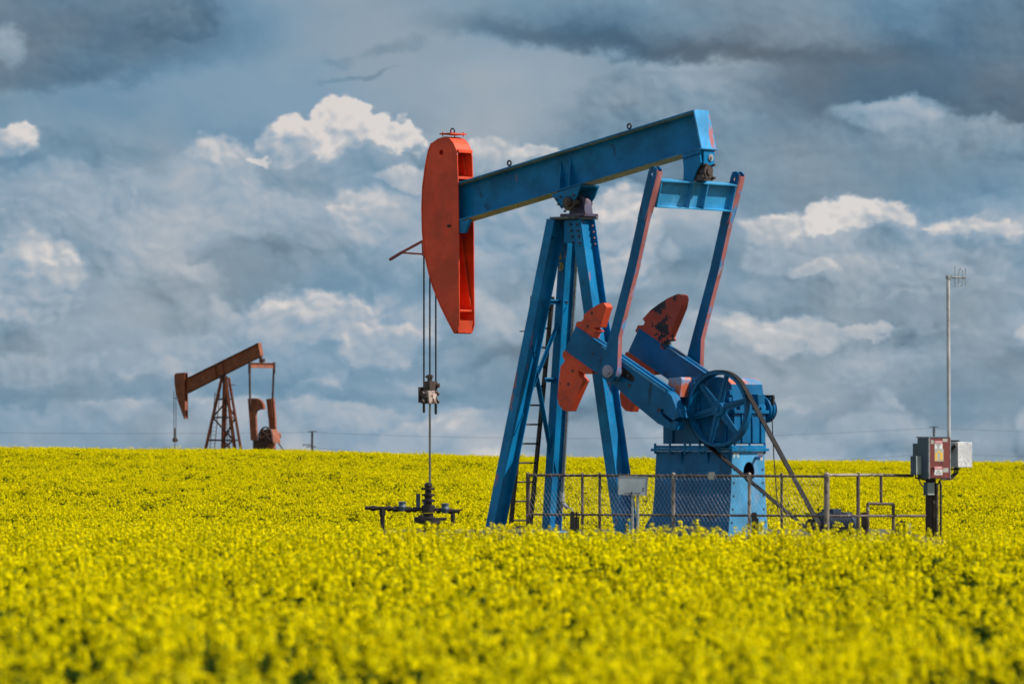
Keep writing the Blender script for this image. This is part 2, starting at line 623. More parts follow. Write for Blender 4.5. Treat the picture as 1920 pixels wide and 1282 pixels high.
M['blue_faded'] = material('sun faded blue panel', (0.055, 0.27, 0.50), 0.5, 0, [
    ((0.36, 0.34, 0.42), 1.6, 0.56, 0.25, (1, 1, 0.5), 6),
    ((0.30, 0.16, 0.10), 3.2, 0.72, 0.10, STREAK, 7)], 0.08, 24)
M['blue_sunlit'] = material('paler blue for sunlit faces', (0.05, 0.30, 0.54), 0.5, 0, [  # sunlight on leg and brace faces painted as paler blue, plus peeling primer
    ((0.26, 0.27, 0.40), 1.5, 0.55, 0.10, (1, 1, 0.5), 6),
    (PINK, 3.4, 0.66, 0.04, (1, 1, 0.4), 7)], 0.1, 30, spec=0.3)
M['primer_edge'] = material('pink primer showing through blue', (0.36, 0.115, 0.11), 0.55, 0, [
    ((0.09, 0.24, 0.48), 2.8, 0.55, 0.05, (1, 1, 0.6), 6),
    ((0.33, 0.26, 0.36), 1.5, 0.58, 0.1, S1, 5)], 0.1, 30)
M['gear_top'] = material('orange primer wearing through on gear case', (0.09, 0.24, 0.44), 0.5, 0, [
    ((0.50, 0.12, 0.06), 2.6, 0.46, 0.12, S1, 6)], 0.1, 30)
M['cream'] = material('cream bounce light on beam underside', (0.55, 0.50, 0.34), 0.5, 0, [((0.10, 0.16, 0.22), 2.5, 0.64, 0.1, S1, 6)])  # cream stands in for field light bounced onto the beam's underside
M['red'] = material('orange red enamel', (0.68, 0.056, 0.010), 0.55, 0, [
    ((0.30, 0.05, 0.03), 2.6, 0.63, 0.10, (1, 1, 0.25), 8),
    ((0.60, 0.048, 0.009), 1.4, 0.5, 0.3, (1, 1, 0.4), 5),
    ((0.24, 0.035, 0.02), 7.0, 0.68, 0.08, STREAK, 7)], 0.06, 26)
M['red_weight'] = material('red painted cast iron', (0.62, 0.058, 0.012), 0.55, 0, [
    ((0.30, 0.04, 0.02), 2.2, 0.56, 0.14, S1, 6),
    ((0.02, 0.015, 0.016), 4.4, 0.67, 0.05, S1, 7)], 0.35, 34)
M['red_chipped'] = material('red paint chipped to black iron', (0.46, 0.055, 0.025), 0.55, 0, [
    ((0.018, 0.014, 0.018), 2.3, 0.555, 0.02, S1, 6)], 0.3, 34)
M['iron'] = material('dark oily iron', (0.035, 0.028, 0.028), 0.55, 0.4, [
    ((0.10, 0.05, 0.035), 7.0, 0.58, 0.14, S1, 6)], 0.3, 50)
M['brown_iron'] = material('brown greasy bearing iron', (0.09, 0.06, 0.05), 0.5, 0.3, [
    ((0.04, 0.03, 0.028), 8.0, 0.52, 0.2, S1, 6)], 0.3, 50)
M['rust'] = material('deep rust', (0.21, 0.055, 0.020), 0.8, 0, [
    ((0.15, 0.040, 0.018), 1.2, 0.5, 0.2, (1, 1, 0.5), 7),
    ((0.34, 0.12, 0.055), 2.6, 0.60, 0.14, STREAK, 7)], 0.3, 20)
M['rust_pink'] = material('pale pinkish rust', (0.30, 0.095, 0.052), 0.8, 0, [  # paler rust, painting sunlight where it is given to sunward faces
    ((0.18, 0.06, 0.035), 2.4, 0.5, 0.2, S1, 7)], 0.3, 20)
M['rust_dark'] = material('nearly black rust', (0.055, 0.026, 0.02), 0.8, 0, [
    ((0.15, 0.05, 0.03), 3.0, 0.55, 0.2, S1, 7)], 0.3, 20)
M['rail'] = material('rusty pipe rail', (0.12, 0.085, 0.07), 0.65, 0.2, [
    ((0.065, 0.042, 0.035), 6.0, 0.47, 0.1, S1, 6),
    ((0.42, 0.36, 0.33), 9.0, 0.60, 0.08, S1, 6)], 0.3, 60)
M['post_worn'] = material('worn pipe post', (0.27, 0.22, 0.19), 0.55, 0.3, [((0.10, 0.07, 0.06), 5.0, 0.50, 0.12, S1, 6)], 0.2, 60)
M['galv'] = material('galvanised steel', (0.46, 0.45, 0.44), 0.42, 0.55, [
    ((0.30, 0.29, 0.31), 14.0, 0.5, 0.1, S1, 3)], 0.1, 60)
M['spangle'] = material('spangled zinc sheet', (0.62, 0.60, 0.60), 0.5, 0.15, [
    ((0.42, 0.41, 0.46), 22.0, 0.50, 0.10, S1, 4)], 0.1, 60)
M['box_grey'] = material('grey box enamel', (0.36, 0.40, 0.38), 0.5, 0, [
    ((0.27, 0.29, 0.28), 3.0, 0.5, 0.3, S1, 5)], 0.05, 40)
M['steel_dark'] = material('dark blue grey cabinet steel', (0.055, 0.085, 0.12), 0.5, 0, [
    ((0.09, 0.07, 0.07), 5.0, 0.62, 0.2, STREAK, 6)], 0.08, 40)
M['cab_red'] = material('oxidised maroon door', (0.13, 0.022, 0.018), 0.6, 0, [
    ((0.20, 0.06, 0.038), 5.0, 0.56, 0.14, (1, 1, 0.35), 7),
    ((0.09, 0.018, 0.016), 4.0, 0.60, 0.1, STREAK, 7)], 0.15, 40)
M['white'] = material('white sticker', (0.55, 0.55, 0.53), 0.5, 0, [((0.5, 0.48, 0.45), 20, 0.6, 0.1, S1, 4)])
M['sign_white'] = material('weathered sign panel', (0.42, 0.46, 0.50), 0.5, 0, [
    ((0.52, 0.51, 0.56), 2.5, 0.55, 0.3, S1, 4)])
M['sticker_red'] = material('faded red sticker', (0.50, 0.17, 0.19), 0.5)
M['sticker_yellow'] = material('yellow sticker print', (0.60, 0.36, 0.06), 0.5)
M['sticker_grey'] = material('grey sticker', (0.32, 0.32, 0.29), 0.5)
M['ink'] = material('dark print', (0.03, 0.03, 0.04), 0.6)
M['navy'] = material('navy print', (0.06, 0.07, 0.20), 0.6)
M['rubber'] = material('dusty black belt', (0.012, 0.010, 0.010), 0.75, 0, [
    ((0.030, 0.024, 0.023), 5.0, 0.55, 0.2, S1, 5)], 0.1, 40, spec=0.25)
M['cable'] = material('greased wire rope', (0.035, 0.028, 0.03), 0.5, 0.5)
M['rod'] = material('polished rod steel', (0.22, 0.20, 0.17), 0.35, 0.8)
M['clamp_white'] = material('chipped white carrier bar', (0.52, 0.40, 0.35), 0.6, 0, [
    ((0.07, 0.035, 0.025), 13.0, 0.50, 0.05, S1, 6)], 0.2, 60)
M['pipe_grey'] = material('grey painted mast', (0.50, 0.48, 0.49), 0.45, 0.2, [((0.30, 0.29, 0.30), 4.0, 0.5, 0.2, STREAK, 5)])
M['timber'] = material('creosoted pole', (0.045, 0.03, 0.026), 0.8, 0, [((0.09, 0.06, 0.05), 6.0, 0.5, 0.2, (1, 1, 0.1), 6)])
M['wire'] = material('overhead wire', (0.05, 0.06, 0.07), 0.6, 0.3)
M['chain'] = material('galvanised chain link', (0.50, 0.50, 0.52), 0.35, 0.7)
M['yellow_tag'] = material('yellow tag', (0.62, 0.42, 0.04), 0.5)


def lettering(name, text, size, parent, origin, ux, uz, mat_, align='CENTER', squeeze=1.0):
    """flat letters lying in the plane of ux (reading direction) and uz (up), as a mesh"""
    cu = bpy.data.curves.new(name, 'FONT')
    cu.body = text
    cu.size = size
    cu.align_x = align
    cu.align_y = 'CENTER'
    cu.extrude = 0.0008
    tmp = bpy.data.objects.new('tmp', cu)
    COL.objects.link(tmp)
    dg = bpy.context.evaluated_depsgraph_get()
    dg.update()
    me = bpy.data.meshes.new_from_object(tmp.evaluated_get(dg))
    bpy.data.objects.remove(tmp)
    ux, uz, o = Vector(ux), Vector(uz), Vector(origin)
    nn = ux.cross(uz)
    for v in me.vertices:
        v.co = o + ux * v.co.x * squeeze + uz * v.co.y + nn * v.co.z
    me.materials.clear()
    me.materials.append(mat_)
    ob = bpy.data.objects.new(name, me)
    COL.objects.link(ob)
    ob.parent = parent
    return ob


# ================================================================== GROUND
def hermite(xs, ys, x):
    xs, ys = np.asarray(xs, float), np.asarray(ys, float)
    m = np.gradient(ys, xs)
    i = np.clip(np.searchsorted(xs, x) - 1, 0, len(xs) - 2)
    h = xs[i + 1] - xs[i]
    t = np.clip((x - xs[i]) / h, 0, 1)
    return ((2 * t**3 - 3 * t**2 + 1) * ys[i] + (t**3 - 2 * t**2 + t) * h * m[i]
            + (-2 * t**3 + 3 * t**2) * ys[i + 1] + (t**3 - t**2) * h * m[i + 1])


def sm(a, b, x):
    t = np.clip((x - a) / (b - a), 0, 1)
    return t * t * (3 - 2 * t)


PAD_Z = 0.5
KY = [-400, 0, 55, 72, 84, 98, 125, 160, 200, 250, 290, 330, 350, 370, 450, 700, 1500, 3000, 6000]
KZ = [0, 0, 0, -0.03, -0.75, -1.30, -1.45, -1.25, -0.92, -0.36, 0.13, 0.74, 0.77, 0.68, -0.4, -5, -24, -62, -140]


def pad_mask(x, y):
    return sm(-4.3, -3.0, x) * (1 - sm(7.9, 9.6, x)) * sm(88.5, 92, y) * (1 - sm(106, 111, y))


def ground_z(x, y):
    x, y = np.asarray(x, float), np.asarray(y, float)
    z = hermite(KY, KZ, y)
    near = 1 - sm(75, 140, y)
    z = z - 0.0085 * np.clip(x, -30, 30) * near
    z = z + sm(190, 330, y) * np.interp(x, [-60, -31.7, -13, 0, 16.5, 31.7, 60], [0.8, 0.59, 0.38, 0, -0.26, -0.36, -0.6])
    z = z + 0.035 * np.sin(x * 0.31 + y * 0.11) + 0.03 * np.sin(x * 0.13 - y * 0.23 + 1.7)
    m = pad_mask(x, y)
    return z * (1 - m) + PAD_Z * m


def build_ground():
    xs = np.concatenate([np.linspace(-4000, -120, 14), np.linspace(-100, 100, 161), np.linspace(120, 4000, 14)])
    ys = np.concatenate([np.linspace(-400, -20, 8), np.linspace(-10, 130, 141), np.linspace(134, 460, 120), np.linspace(480, 6000, 50)])
    X, Y = np.meshgrid(xs, ys)
    Z = ground_z(X, Y)
    nx, ny = len(xs), len(ys)
    v = np.stack([X.ravel(), Y.ravel(), Z.ravel()], 1)
    idx = np.arange(nx * ny).reshape(ny, nx)
    f = np.stack([idx[:-1, :-1].ravel(), idx[:-1, 1:].ravel(), idx[1:, 1:].ravel(), idx[1:, :-1].ravel()], 1)
    me = bpy.data.meshes.new('ground')
    me.from_pydata(v.tolist(), [], f.tolist())
    me.polygons.foreach_set('use_smooth', [True] * len(me.polygons))
    m = bpy.data.materials.new('field soil and undergrowth')
    m.use_nodes = True
    w = NT(m.node_tree)
    pr = w.n['Principled BSDF']
    tc = w.n.new('ShaderNodeTexCoord')
    oc = tc.outputs['Object']
    soil = w.mixc(w.sstep(w.noise(oc, 1.4, 8, 0.6)[0], 0.42, 0.6), (0.035, 0.055, 0.012, 1), (0.075, 0.060, 0.035, 1))
    grav = w.mixc(w.noise(oc, 14, 6, 0.7)[0], (0.04, 0.045, 0.02, 1), (0.11, 0.10, 0.06, 1))
    x, y, z = w.sep(oc)
    wob = w.m('MULTIPLY', w.m('SUBTRACT', w.noise(oc, 0.5, 5)[0], 0.5), 3.0)
    mk = w.m('MULTIPLY', w.m('MULTIPLY', w.sstep(w.m('ADD', x, wob), -3.8, -2.8), w.sstep(w.m('ADD', x, wob), 9.5, 8)),
             w.m('MULTIPLY', w.sstep(w.m('ADD', y, wob), 90, 93), w.sstep(w.m('ADD', y, wob), 110, 108)))
    w.l.new(w.mixc(mk, soil, grav), pr.inputs['Base Color'])
    pr.inputs['Roughness'].default_value = 0.95
    bn = w.n.new('ShaderNodeBump'); bn.inputs['Strength'].default_value = 0.6; bn.inputs['Distance'].default_value = 0.05
    w.l.new(w.noise(oc, 20, 6, 0.7)[0], bn.inputs['Height']); w.l.new(bn.outputs[0], pr.inputs['Normal'])
    me.materials.append(m)
    o = bpy.data.objects.new('ground', me)
    COL.objects.link(o)
    o['kind'] = 'structure'


build_ground()


# ================================================================== CANOLA
def petal_material():
    m = bpy.data.materials.new('canola petals')
    m.use_nodes = True
    w = NT(m.node_tree)
    for n in list(w.n):
        w.n.remove(n)
    oi = w.n.new('ShaderNodeObjectInfo')
    rnd = oi.outputs['Random']
    c = w.ramp(rnd, [(0.0, (0.79, 0.68, 0.002)), (0.5, (0.90, 0.75, 0.002)), (1.0, (0.96, 0.78, 0.003))])
    d = w.n.new('ShaderNodeBsdfDiffuse'); w.l.new(c, d.inputs[0])
    t = w.n.new('ShaderNodeBsdfTranslucent'); w.l.new(c, t.inputs[0])
    mx = w.n.new('ShaderNodeMixShader'); mx.inputs[0].default_value = 0.2
    w.l.new(d.outputs[0], mx.inputs[1]); w.l.new(t.outputs[0], mx.inputs[2])
    out = w.n.new('ShaderNodeOutputMaterial'); w.l.new(mx.outputs[0], out.inputs[0])
    return m


def leaf_material(name, a, b):
    m = bpy.data.materials.new(name)
    m.use_nodes = True
    w = NT(m.node_tree)
    for n in list(w.n):
        w.n.remove(n)
    oi = w.n.new('ShaderNodeObjectInfo')
    c = w.mixc(oi.outputs['Random'], (*a, 1), (*b, 1))
    d = w.n.new('ShaderNodeBsdfDiffuse'); w.l.new(c, d.inputs[0])
    t = w.n.new('ShaderNodeBsdfTranslucent'); w.l.new(c, t.inputs[0])
    mx = w.n.new('ShaderNodeMixShader'); mx.inputs[0].default_value = 0.25
    w.l.new(d.outputs[0], mx.inputs[1]); w.l.new(t.outputs[0], mx.inputs[2])
    out = w.n.new('ShaderNodeOutputMaterial'); w.l.new(mx.outputs[0], out.inputs[0])
    return m


M['petal'] = petal_material()
M['bud'] = leaf_material('canola buds', (0.20, 0.26, 0.02), (0.30, 0.32, 0.03))
M['leaf'] = leaf_material('canola leaves', (0.032, 0.062, 0.009), (0.060, 0.095, 0.012))


def make_plant(seed, n_rac, n_fl, spread, fl_size, h0, h1, cl_r, n_leaf, leaf_size, stem_w):
    rg = np.random.default_rng(seed)
    V, F, MI = [], [], []

    def quad(c, a, b, mi):
        k = len(V)
        V.extend([c - a - b, c + a - b, c + a + b, c - a + b])
        F.append((k, k + 1, k + 2, k + 3))
        MI.append(mi)

    def rv():
        v = rg.normal(size=3)
        return v / np.linalg.norm(v)
    for r in range(n_rac):
        ang = rg.uniform(0, 2 * np.pi)
        rad = spread * np.sqrt(rg.uniform(0, 1))
        h = rg.uniform(h0, h1)
        top = np.array([rad * np.cos(ang), rad * np.sin(ang), h])
        foot = np.array([rad * 0.25 * np.cos(ang), rad * 0.25 * np.sin(ang), 0.12])
        d = top - foot
        for s in (np.array([stem_w, 0, 0]), np.array([0, stem_w, 0])):
            k = len(V)
            V.extend([foot - s, foot + s, top + s, top - s])
            F.append((k, k + 1, k + 2, k + 3)); MI.append(2)
        cr = cl_r * rg.uniform(0.75, 1.2)
        for i in range(n_fl):
            t = rg.uniform(0, 1)
            a = rg.uniform(0, 2 * np.pi)
            zz = (t - 0.62) * cr * 2.2
            rr = cr * np.sqrt(max(0.08, 1 - (t - 0.35) ** 2 * 1.6)) * rg.uniform(0.65, 1.0)
            c = top + np.array([rr * np.cos(a), rr * np.sin(a), zz])
            out = np.array([np.cos(a), np.sin(a), 0.9]) + rg.normal(size=3) * 0.45
            out /= np.linalg.norm(out)
            e1 = np.cross(out, rv()); e1 /= np.linalg.norm(e1)
            e2 = np.cross(out, e1)
            s = fl_size * rg.uniform(0.75, 1.2)
            quad(c, e1 * s, e2 * s * rg.uniform(0.6, 1.0), 0)
        # green buds in the crown of the raceme
        for i in range(2):
            c = top + np.array([0, 0, cr * 0.75]) + rg.normal(size=3) * cr * 0.15
            e1 = rv(); e2 = np.cross(e1, rv()); e2 /= np.linalg.norm(e2)
            quad(c, e1 * cr * 0.22, e2 * cr * 0.22, 1)
    for i in range(n_leaf):
        a = rg.uniform(0, 2 * np.pi)
        z = rg.uniform(0.15, h0 * 0.95)
        rad = spread * rg.uniform(0.1, 1.0)
        c = np.array([rad * np.cos(a), rad * np.sin(a), z])
        a2 = rg.uniform(0, 2 * np.pi)
        d = np.array([np.cos(a2), np.sin(a2), rg.uniform(0.1, 1.2)]); d /= np.linalg.norm(d)
        s = np.cross(d, rv()); s /= np.linalg.norm(s)
        l = leaf_size * rg.uniform(0.6, 1.3)
        quad(c, d * l, s * l * 0.28, 2)
    me = bpy.data.meshes.new('canola_plant')
    me.from_pydata([tuple(p) for p in V], [], F)
    for k in ('petal', 'bud', 'leaf'):
        me.materials.append(M[k])
    me.polygons.foreach_set('material_index', MI)
    me.update()
    return bpy.data.objects.new('canola_plant', me)


def value_noise(x, y, cell, seed):
    g = np.random.default_rng(seed).uniform(0, 1, (512, 512))
    u, v = x / cell + 200, y / cell + 100
    i, j = np.floor(u).astype(int), np.floor(v).astype(int)
    fx, fy = u - i, v - j
    fx, fy = fx * fx * (3 - 2 * fx), fy * fy * (3 - 2 * fy)
    i, j = i % 511, j % 511
    return (g[i, j] * (1 - fx) * (1 - fy) + g[i + 1, j] * fx * (1 - fy) + g[i, j + 1] * (1 - fx) * fy + g[i + 1, j + 1] * fx * fy)


def crop(name, y0, y1, dens, plants, seed, smin, smax, half=0.125, margin=2.5, label=None):
    rg = np.random.default_rng(seed)
    wmax = half * y1 + margin
    n = int((y1 - y0) * 2 * wmax * dens)
    x = rg.uniform(-wmax, wmax, n)
    y = rg.uniform(y0, y1, n)
    keep = (np.abs(x) < half * y + margin) & (pad_mask(x, y) < 0.35)
    # thinner drifts and wheel gaps
    nz = 0.55 * value_noise(x, y, 3.1, seed + 1) + 0.45 * value_noise(x, y * 0.5, 0.9, seed + 2)
    keep &= rg.uniform(0, 1, n) < (0.46 + 0.85 * nz)
    thin = (1 - 0.25 * (1 - sm(26, 48, y))) * (1 - 0.18 * sm(0.35, 1.0, np.abs(x / (0.096 * y))) * (1 - sm(45, 70, y)))  # sparser close up; thinning towards the frame edges imitates lens vignetting
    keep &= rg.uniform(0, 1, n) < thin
    x, y = x[keep], y[keep]
    z = ground_z(x, y)
    me = bpy.data.meshes.new(name)
    me.from_pydata(np.stack([x, y, z], 1).tolist(), [], [])
    k = len(x)
    hn = value_noise(x, y, 1.7, seed + 5)
    sc = rg.uniform(smin, smax, k) * (0.93 + 0.14 * hn)
    tall = rg.uniform(0, 1, k) < 0.03
    sc = np.where(tall, sc * rg.uniform(1.05, 1.17, k), sc)
    for nm, ty, val in (('rot', 'FLOAT', rg.uniform(0, 6.283, k)), ('scl', 'FLOAT', sc), ('pick', 'INT', rg.integers(0, len(plants), k))):
        at = me.attributes.new(nm, ty, 'POINT')
        at.data.foreach_set('value', val.astype(np.int32 if ty == 'INT' else np.float32))
    o = bpy.data.objects.new(name, me)
    COL.objects.link(o)
    pc = bpy.data.collections.new(name + '_plants')
    for p in plants:
        pc.objects.link(p)
    ng = bpy.data.node_groups.new(name, 'GeometryNodeTree')
    ng.interface.new_socket('Geometry', in_out='INPUT', socket_type='NodeSocketGeometry')
    ng.interface.new_socket('Geometry', in_out='OUTPUT', socket_type='NodeSocketGeometry')
    gi, go = ng.nodes.new('NodeGroupInput'), ng.nodes.new('NodeGroupOutput')
    iop = ng.nodes.new('GeometryNodeInstanceOnPoints')
    ci = ng.nodes.new('GeometryNodeCollectionInfo')
    ci.inputs['Collection'].default_value = pc
    ci.inputs['Separate Children'].default_value = True
    ci.inputs['Reset Children'].default_value = True

    def attr(nm, ty):
        a = ng.nodes.new('GeometryNodeInputNamedAttribute')
        a.data_type = ty
        a.inputs['Name'].default_value = nm
        return a.outputs['Attribute']
    cx = ng.nodes.new('ShaderNodeCombineXYZ')
    ng.links.new(attr('rot', 'FLOAT'), cx.inputs[2])
    ng.links.new(gi.outputs[0], iop.inputs['Points'])
    ng.links.new(ci.outputs[0], iop.inputs['Instance'])
    iop.inputs['Pick Instance'].default_value = True
    ng.links.new(attr('pick', 'INT'), iop.inputs['Instance Index'])
    ng.links.new(cx.outputs[0], iop.inputs['Rotation'])
    ng.links.new(attr('scl', 'FLOAT'), iop.inputs['Scale'])
    ng.links.new(iop.outputs[0], go.inputs[0])
    md = o.modifiers.new('plants', 'NODES')
    md.node_group = ng
    o['kind'] = 'stuff'
    if label: o['label'] = label
    print(name, k, 'plants')
    return o


near_plants = [make_plant(10 + i, 7, 15, 0.19, 0.0105, 0.74, 1.03, 0.036, 64, 0.065, 0.0025) for i in range(8)]
far_plants = [make_plant(40 + i, 9, 8, 0.30, 0.017, 0.80, 1.03, 0.036, 50, 0.11, 0.003) for i in range(6)]
mid_plants = [make_plant(70 + i, 7, 10, 0.22, 0.014, 0.78, 1.03, 0.036, 46, 0.09, 0.003) for i in range(6)]
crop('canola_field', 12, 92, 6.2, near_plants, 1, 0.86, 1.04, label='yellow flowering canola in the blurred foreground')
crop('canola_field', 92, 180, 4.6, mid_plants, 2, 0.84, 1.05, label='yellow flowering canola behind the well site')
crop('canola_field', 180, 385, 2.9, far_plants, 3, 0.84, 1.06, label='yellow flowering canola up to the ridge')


# ================================================================== BLUE PUMP JACK
RZ = -math.atan2(0.661, 0.75)


def normal_split(mb, test, mi):
    """give every face whose normal passes the test another material slot"""
    for k, f in enumerate(mb.f):
        p = [Vector(mb.v[i]) for i in f]
        n = Vector((0, 0, 0))
        for i in range(len(p)):
            n += p[i].cross(p[(i + 1) % len(p)])
        if n.length > 0 and test(n.normalized()):
            mb.mi[k] = mi
    return mb


def loft_line(p, q, t):
    return (p[0] + (q[0] - p[0]) * t, p[1] + (q[1] - p[1]) * t)


def belt_loop(c1, r1, c2, r2, y0, y1, th):
    """flat belt round two pulleys lying in an x-z plane"""
    mb = MB()
    c1, c2 = Vector((c1[0], c1[1])), Vector((c2[0], c2[1]))
    d = c2 - c1
    L_ = d.length
    base = math.atan2(d.y, d.x)
    k = math.acos((r1 - r2) / L_)

    def loop(e):
        pts = []
        n = 28
        for i in range(n + 1):
            a = base + k + (2 * math.pi - 2 * k) * i / n
            pts.append((c1.x + (r1 + e) * math.cos(a), c1.y + (r1 + e) * math.sin(a)))
        for i in range(9):
            a = base - k + 2 * k * i / 8
            pts.append((c2.x + (r2 + e) * math.cos(a), c2.y + (r2 + e) * math.sin(a)))
        return pts
    o, i_ = loop(th), loop(0.0)
    n = len(o)
    vs = [(x, y0, z) for x, z in o] + [(x, y1, z) for x, z in o] + [(x, y0, z) for x, z in i_] + [(x, y1, z) for x, z in i_]
    fs = []
    for a in range(n):
        b = (a + 1) % n
        fs += [[a, b, b + n, a + n], [b + 2 * n, a + 2 * n, a + 3 * n, b + 3 * n], [b, a, a + 2 * n, b + 2 * n], [a + n, b + n, b + 3 * n, a + 3 * n]]
    mb.add(vs, fs)
    return mb


def blue_pump():
    F = Frame((1.16, 100.0, PAD_Z), RZ)
    L = F.L
    T = thing('pump_jack', 'large blue oil well pump jack with orange red horsehead and red counterweights', 'pump jack',
              tuple(F.o), RZ)
    B, BP = M['blue'], M['blue_plain']

    # ---------------- walking beam
    hw = 0.21
    tl, tr = L(845, 346.0, -hw), L(1298.8, 206.5, -hw)
    bl, br = L(845, 418.5, -hw), L(1313.5, 278.5, -hw)
    dvec = Vector((tr[0] - tl[0], tr[1] - tl[1])).normalized()
    nvec = Vector((-dvec.y, dvec.x))
    ft = 0.028
    off = lambda p, k: (p[0] + nvec.x * k, p[1] + nvec.y * k)
    mb = MB()
    mb.prism([tl, tr, off(tr, -ft), off(tl, -ft)], -hw, hw)
    mb.prism([off(bl, ft), off(br, ft), br, bl], -hw, hw)
    mb.prism([off(tl, -ft), off(tr, -ft), off(br, ft), off(bl, ft)], -0.012, 0.012)
    # triangular stiffeners over the saddle
    for px in (1061, 1079):
        b0 = L(px, 420, 0)[0]
        t = (b0 - bl[0]) / (br[0] - bl[0])
        pb = off(loft_line(bl, br, t), ft)
        pt = off(loft_line(bl, br, t), 0.60)
        for s in (-1, 1):
            a = Vector((pb[0], 0.012 * s, pb[1])); c = Vector((pb[0], 0.195 * s, pb[1])); e = Vector((pt[0], 0.012 * s, pt[1]))
            w_ = Vector((dvec.x, 0, dvec.y)) * 0.012
            mb.add([a - w_, c - w_, e - w_, a + w_, c + w_, e + w_], [[0, 1, 2], [5, 4, 3], [0, 3, 4, 1], [1, 4, 5, 2], [2, 5, 3, 0]])
    normal_split(mb, lambda n: n.z < -0.9, 1)  # downward faces painted pale for light thrown up by the crop
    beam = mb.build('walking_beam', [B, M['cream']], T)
    # closed rear end box
    mb = MB()
    e0, e1 = (tr[0] + 0.003, tr[1]), (br[0] + 0.003, br[1])
    ed = Vector((e1[0] - e0[0], e1[1] - e0[1])).normalized()
    mb.prism([e0, (e0[0] + 0.03, e0[1] + 0.01), (e1[0] + 0.03, e1[1]), e1], -hw - 0.003, hw + 0.003)
    mb.prism([(e1[0] - 0.02, e1[1] - 0.03), (e1[0] + 0.06, e1[1] - 0.012), (e1[0] + 0.06, e1[1] + 0.012), (e1[0] - 0.02, e1[1] - 0.004)], -hw - 0.02, hw + 0.02)
    mb.build('end_plate', material('end plate blue with pink scrapes', (0.035, 0.27, 0.55), 0.45, 0, [
        (PINK, 2.7, 0.55, 0.04, (1, 1.6, 0.35), 6)], 0.1, 30), beam, label='bright blue end plate with pink scrapes')
    for px, py in ((1180, 237), (955, 306)):
        x, z = L(px, py, 0)
        mb = MB()
        mb.torus((x, 0, z), (0, 1, 0), 0.045, 0.017, 20, 8)
        mb.cyl((x, 0, z - 0.115), (x, 0, z - 0.05), 0.016, 8)
        mb.build('lifting_eye', M['iron'], beam)

    # ---------------- horsehead
    hy = 0.222
    out = [(834, 256), (821, 260), (810, 268), (804, 283), (798, 315), (793.5, 350), (792, 390), (793, 434), (796.6, 472), (803, 503),
           (812, 536), (827, 573), (840, 599.5), (853.5, 625), (858, 620), (861, 608), (860.5, 520), (860, 442), (858.8, 350), (857, 292),
           (855, 280), (850, 268), (842.5, 259.5)]
    P_ = F.poly(out, -hy)
    hole = L(827, 286, -hy)
    hole2 = L(841.5, 423.5, -hy)
    T2 = MB()
    T2.prism(P_, -hy, -hy + 0.02, [circle(hole[0], hole[1], 0.052, 14)])
    T2.prism(P_, hy - 0.02, hy, [circle(hole[0], hole[1], 0.052, 14)])
    # front arc plate (follows outline 1..13), roof and foot
    arc = P_[0:14]
    for a, b in zip(arc[:-1], arc[1:]):
        d = Vector((b[0] - a[0], b[1] - a[1])); n = Vector((d.y, -d.x)).normalized() * 0.03
        if n.x < 0:
            n = -n
        T2.prism([a, b, (b[0] + n.x, b[1] + n.y), (a[0] + n.x, a[1] + n.y)], -hy + 0.021, hy - 0.021)
    roof = [P_[0], P_[22], P_[21], P_[20]]
    for a, b in zip(roof[:-1], roof[1:]):
        T2.prism([a, b, (b[0] - 0.015, b[1] - 0.02), (a[0] - 0.012, a[1] - 0.022)], -hy + 0.021, hy - 0.021)
    # rolled flange round the arc, standing proud of the cheek plates
    for a, b in zip(P_[2:13], P_[3:14]):
        T2.prism([a, b, (b[0] - 0.022, b[1] - 0.004), (a[0] - 0.022, a[1] - 0.004)], -hy - 0.012, hy + 0.012)
    xr = P_[17][0]
    # cross diaphragms seen in the open back
    for py, dx, th in ((283, 0.16, 0.06), (333, 0.30, 0.05), (582, 0.18, 0.035)):
        z = L(859, py, -hy)[1]
        T2.box(xr - dx, xr - 0.02, -hy + 0.021, hy - 0.021, z - th / 2, z + th / 2)
    z0, z1 = L(860, 600, -hy)[1], L(860, 624, -hy)[1]
    T2.prism([(xr - 0.03, z0 - 0.02), (xr - 0.005, z0), (xr - 0.03, z1), (xr - 0.08, z1)], -hy + 0.021, hy - 0.021)
    # inner stiffener leaning down the far cheek
    T2.bar((xr - 0.30, hy - 0.06, L(860, 440, 0)[1]), (xr - 0.06, hy - 0.06, L(860, 575, 0)[1]), 0.07, 0.016, (0, 1, 0))
    T2.bar((xr - 0.25, hy - 0.05, L(860, 290, 0)[1]), (xr - 0.16, hy - 0.05, L(860, 345, 0)[1]), 0.06, 0.016, (0, 1, 0))
    hh = T2.build('horsehead', M['red'], T, bevel=0.004)
    mb = MB()
    ct = L(834, 252.5, -hy)
    mb.box(ct[0] - 0.14, ct[0] + 0.16, -hy + 0.0, hy, ct[1] + 0.004, ct[1] + 0.03)
    for a, b in ((-0.1, -0.17), (0.12, -0.17), (-0.1, 0.17), (0.12, 0.17)):
        mb.cyl((ct[0] + a, b, ct[1] - 0.03), (ct[0] + a, b, ct[1] + 0.06), 0.012, 6)
    mb.build('hinge_plate', M['red'], hh)
    mb = MB()
    mb.torus((ct[0], 0, ct[1] + 0.075), (0, 1, 0), 0.05, 0.014, 20, 8)
    mb.build('lifting_eye', M['iron'], hh)
    bolts('bolt', [((hole2[0], -hy - 0.02, hole2[1]), (hole2[0], -hy - 0.001, hole2[1]), 0.03, 8),
                   ((hole2[0] + .05, -hy - 0.02, hole2[1]), (hole2[0] + .05, -hy - 0.001, hole2[1]), 0.018, 8)], M['iron'], hh)
    # wire line guard
    mb = MB()
    g = [F.P(792.5, 452, -0.17), F.P(752, 474, -0.17), F.P(731, 487, -0.17), F.P(793.5, 476.5, -0.17)]
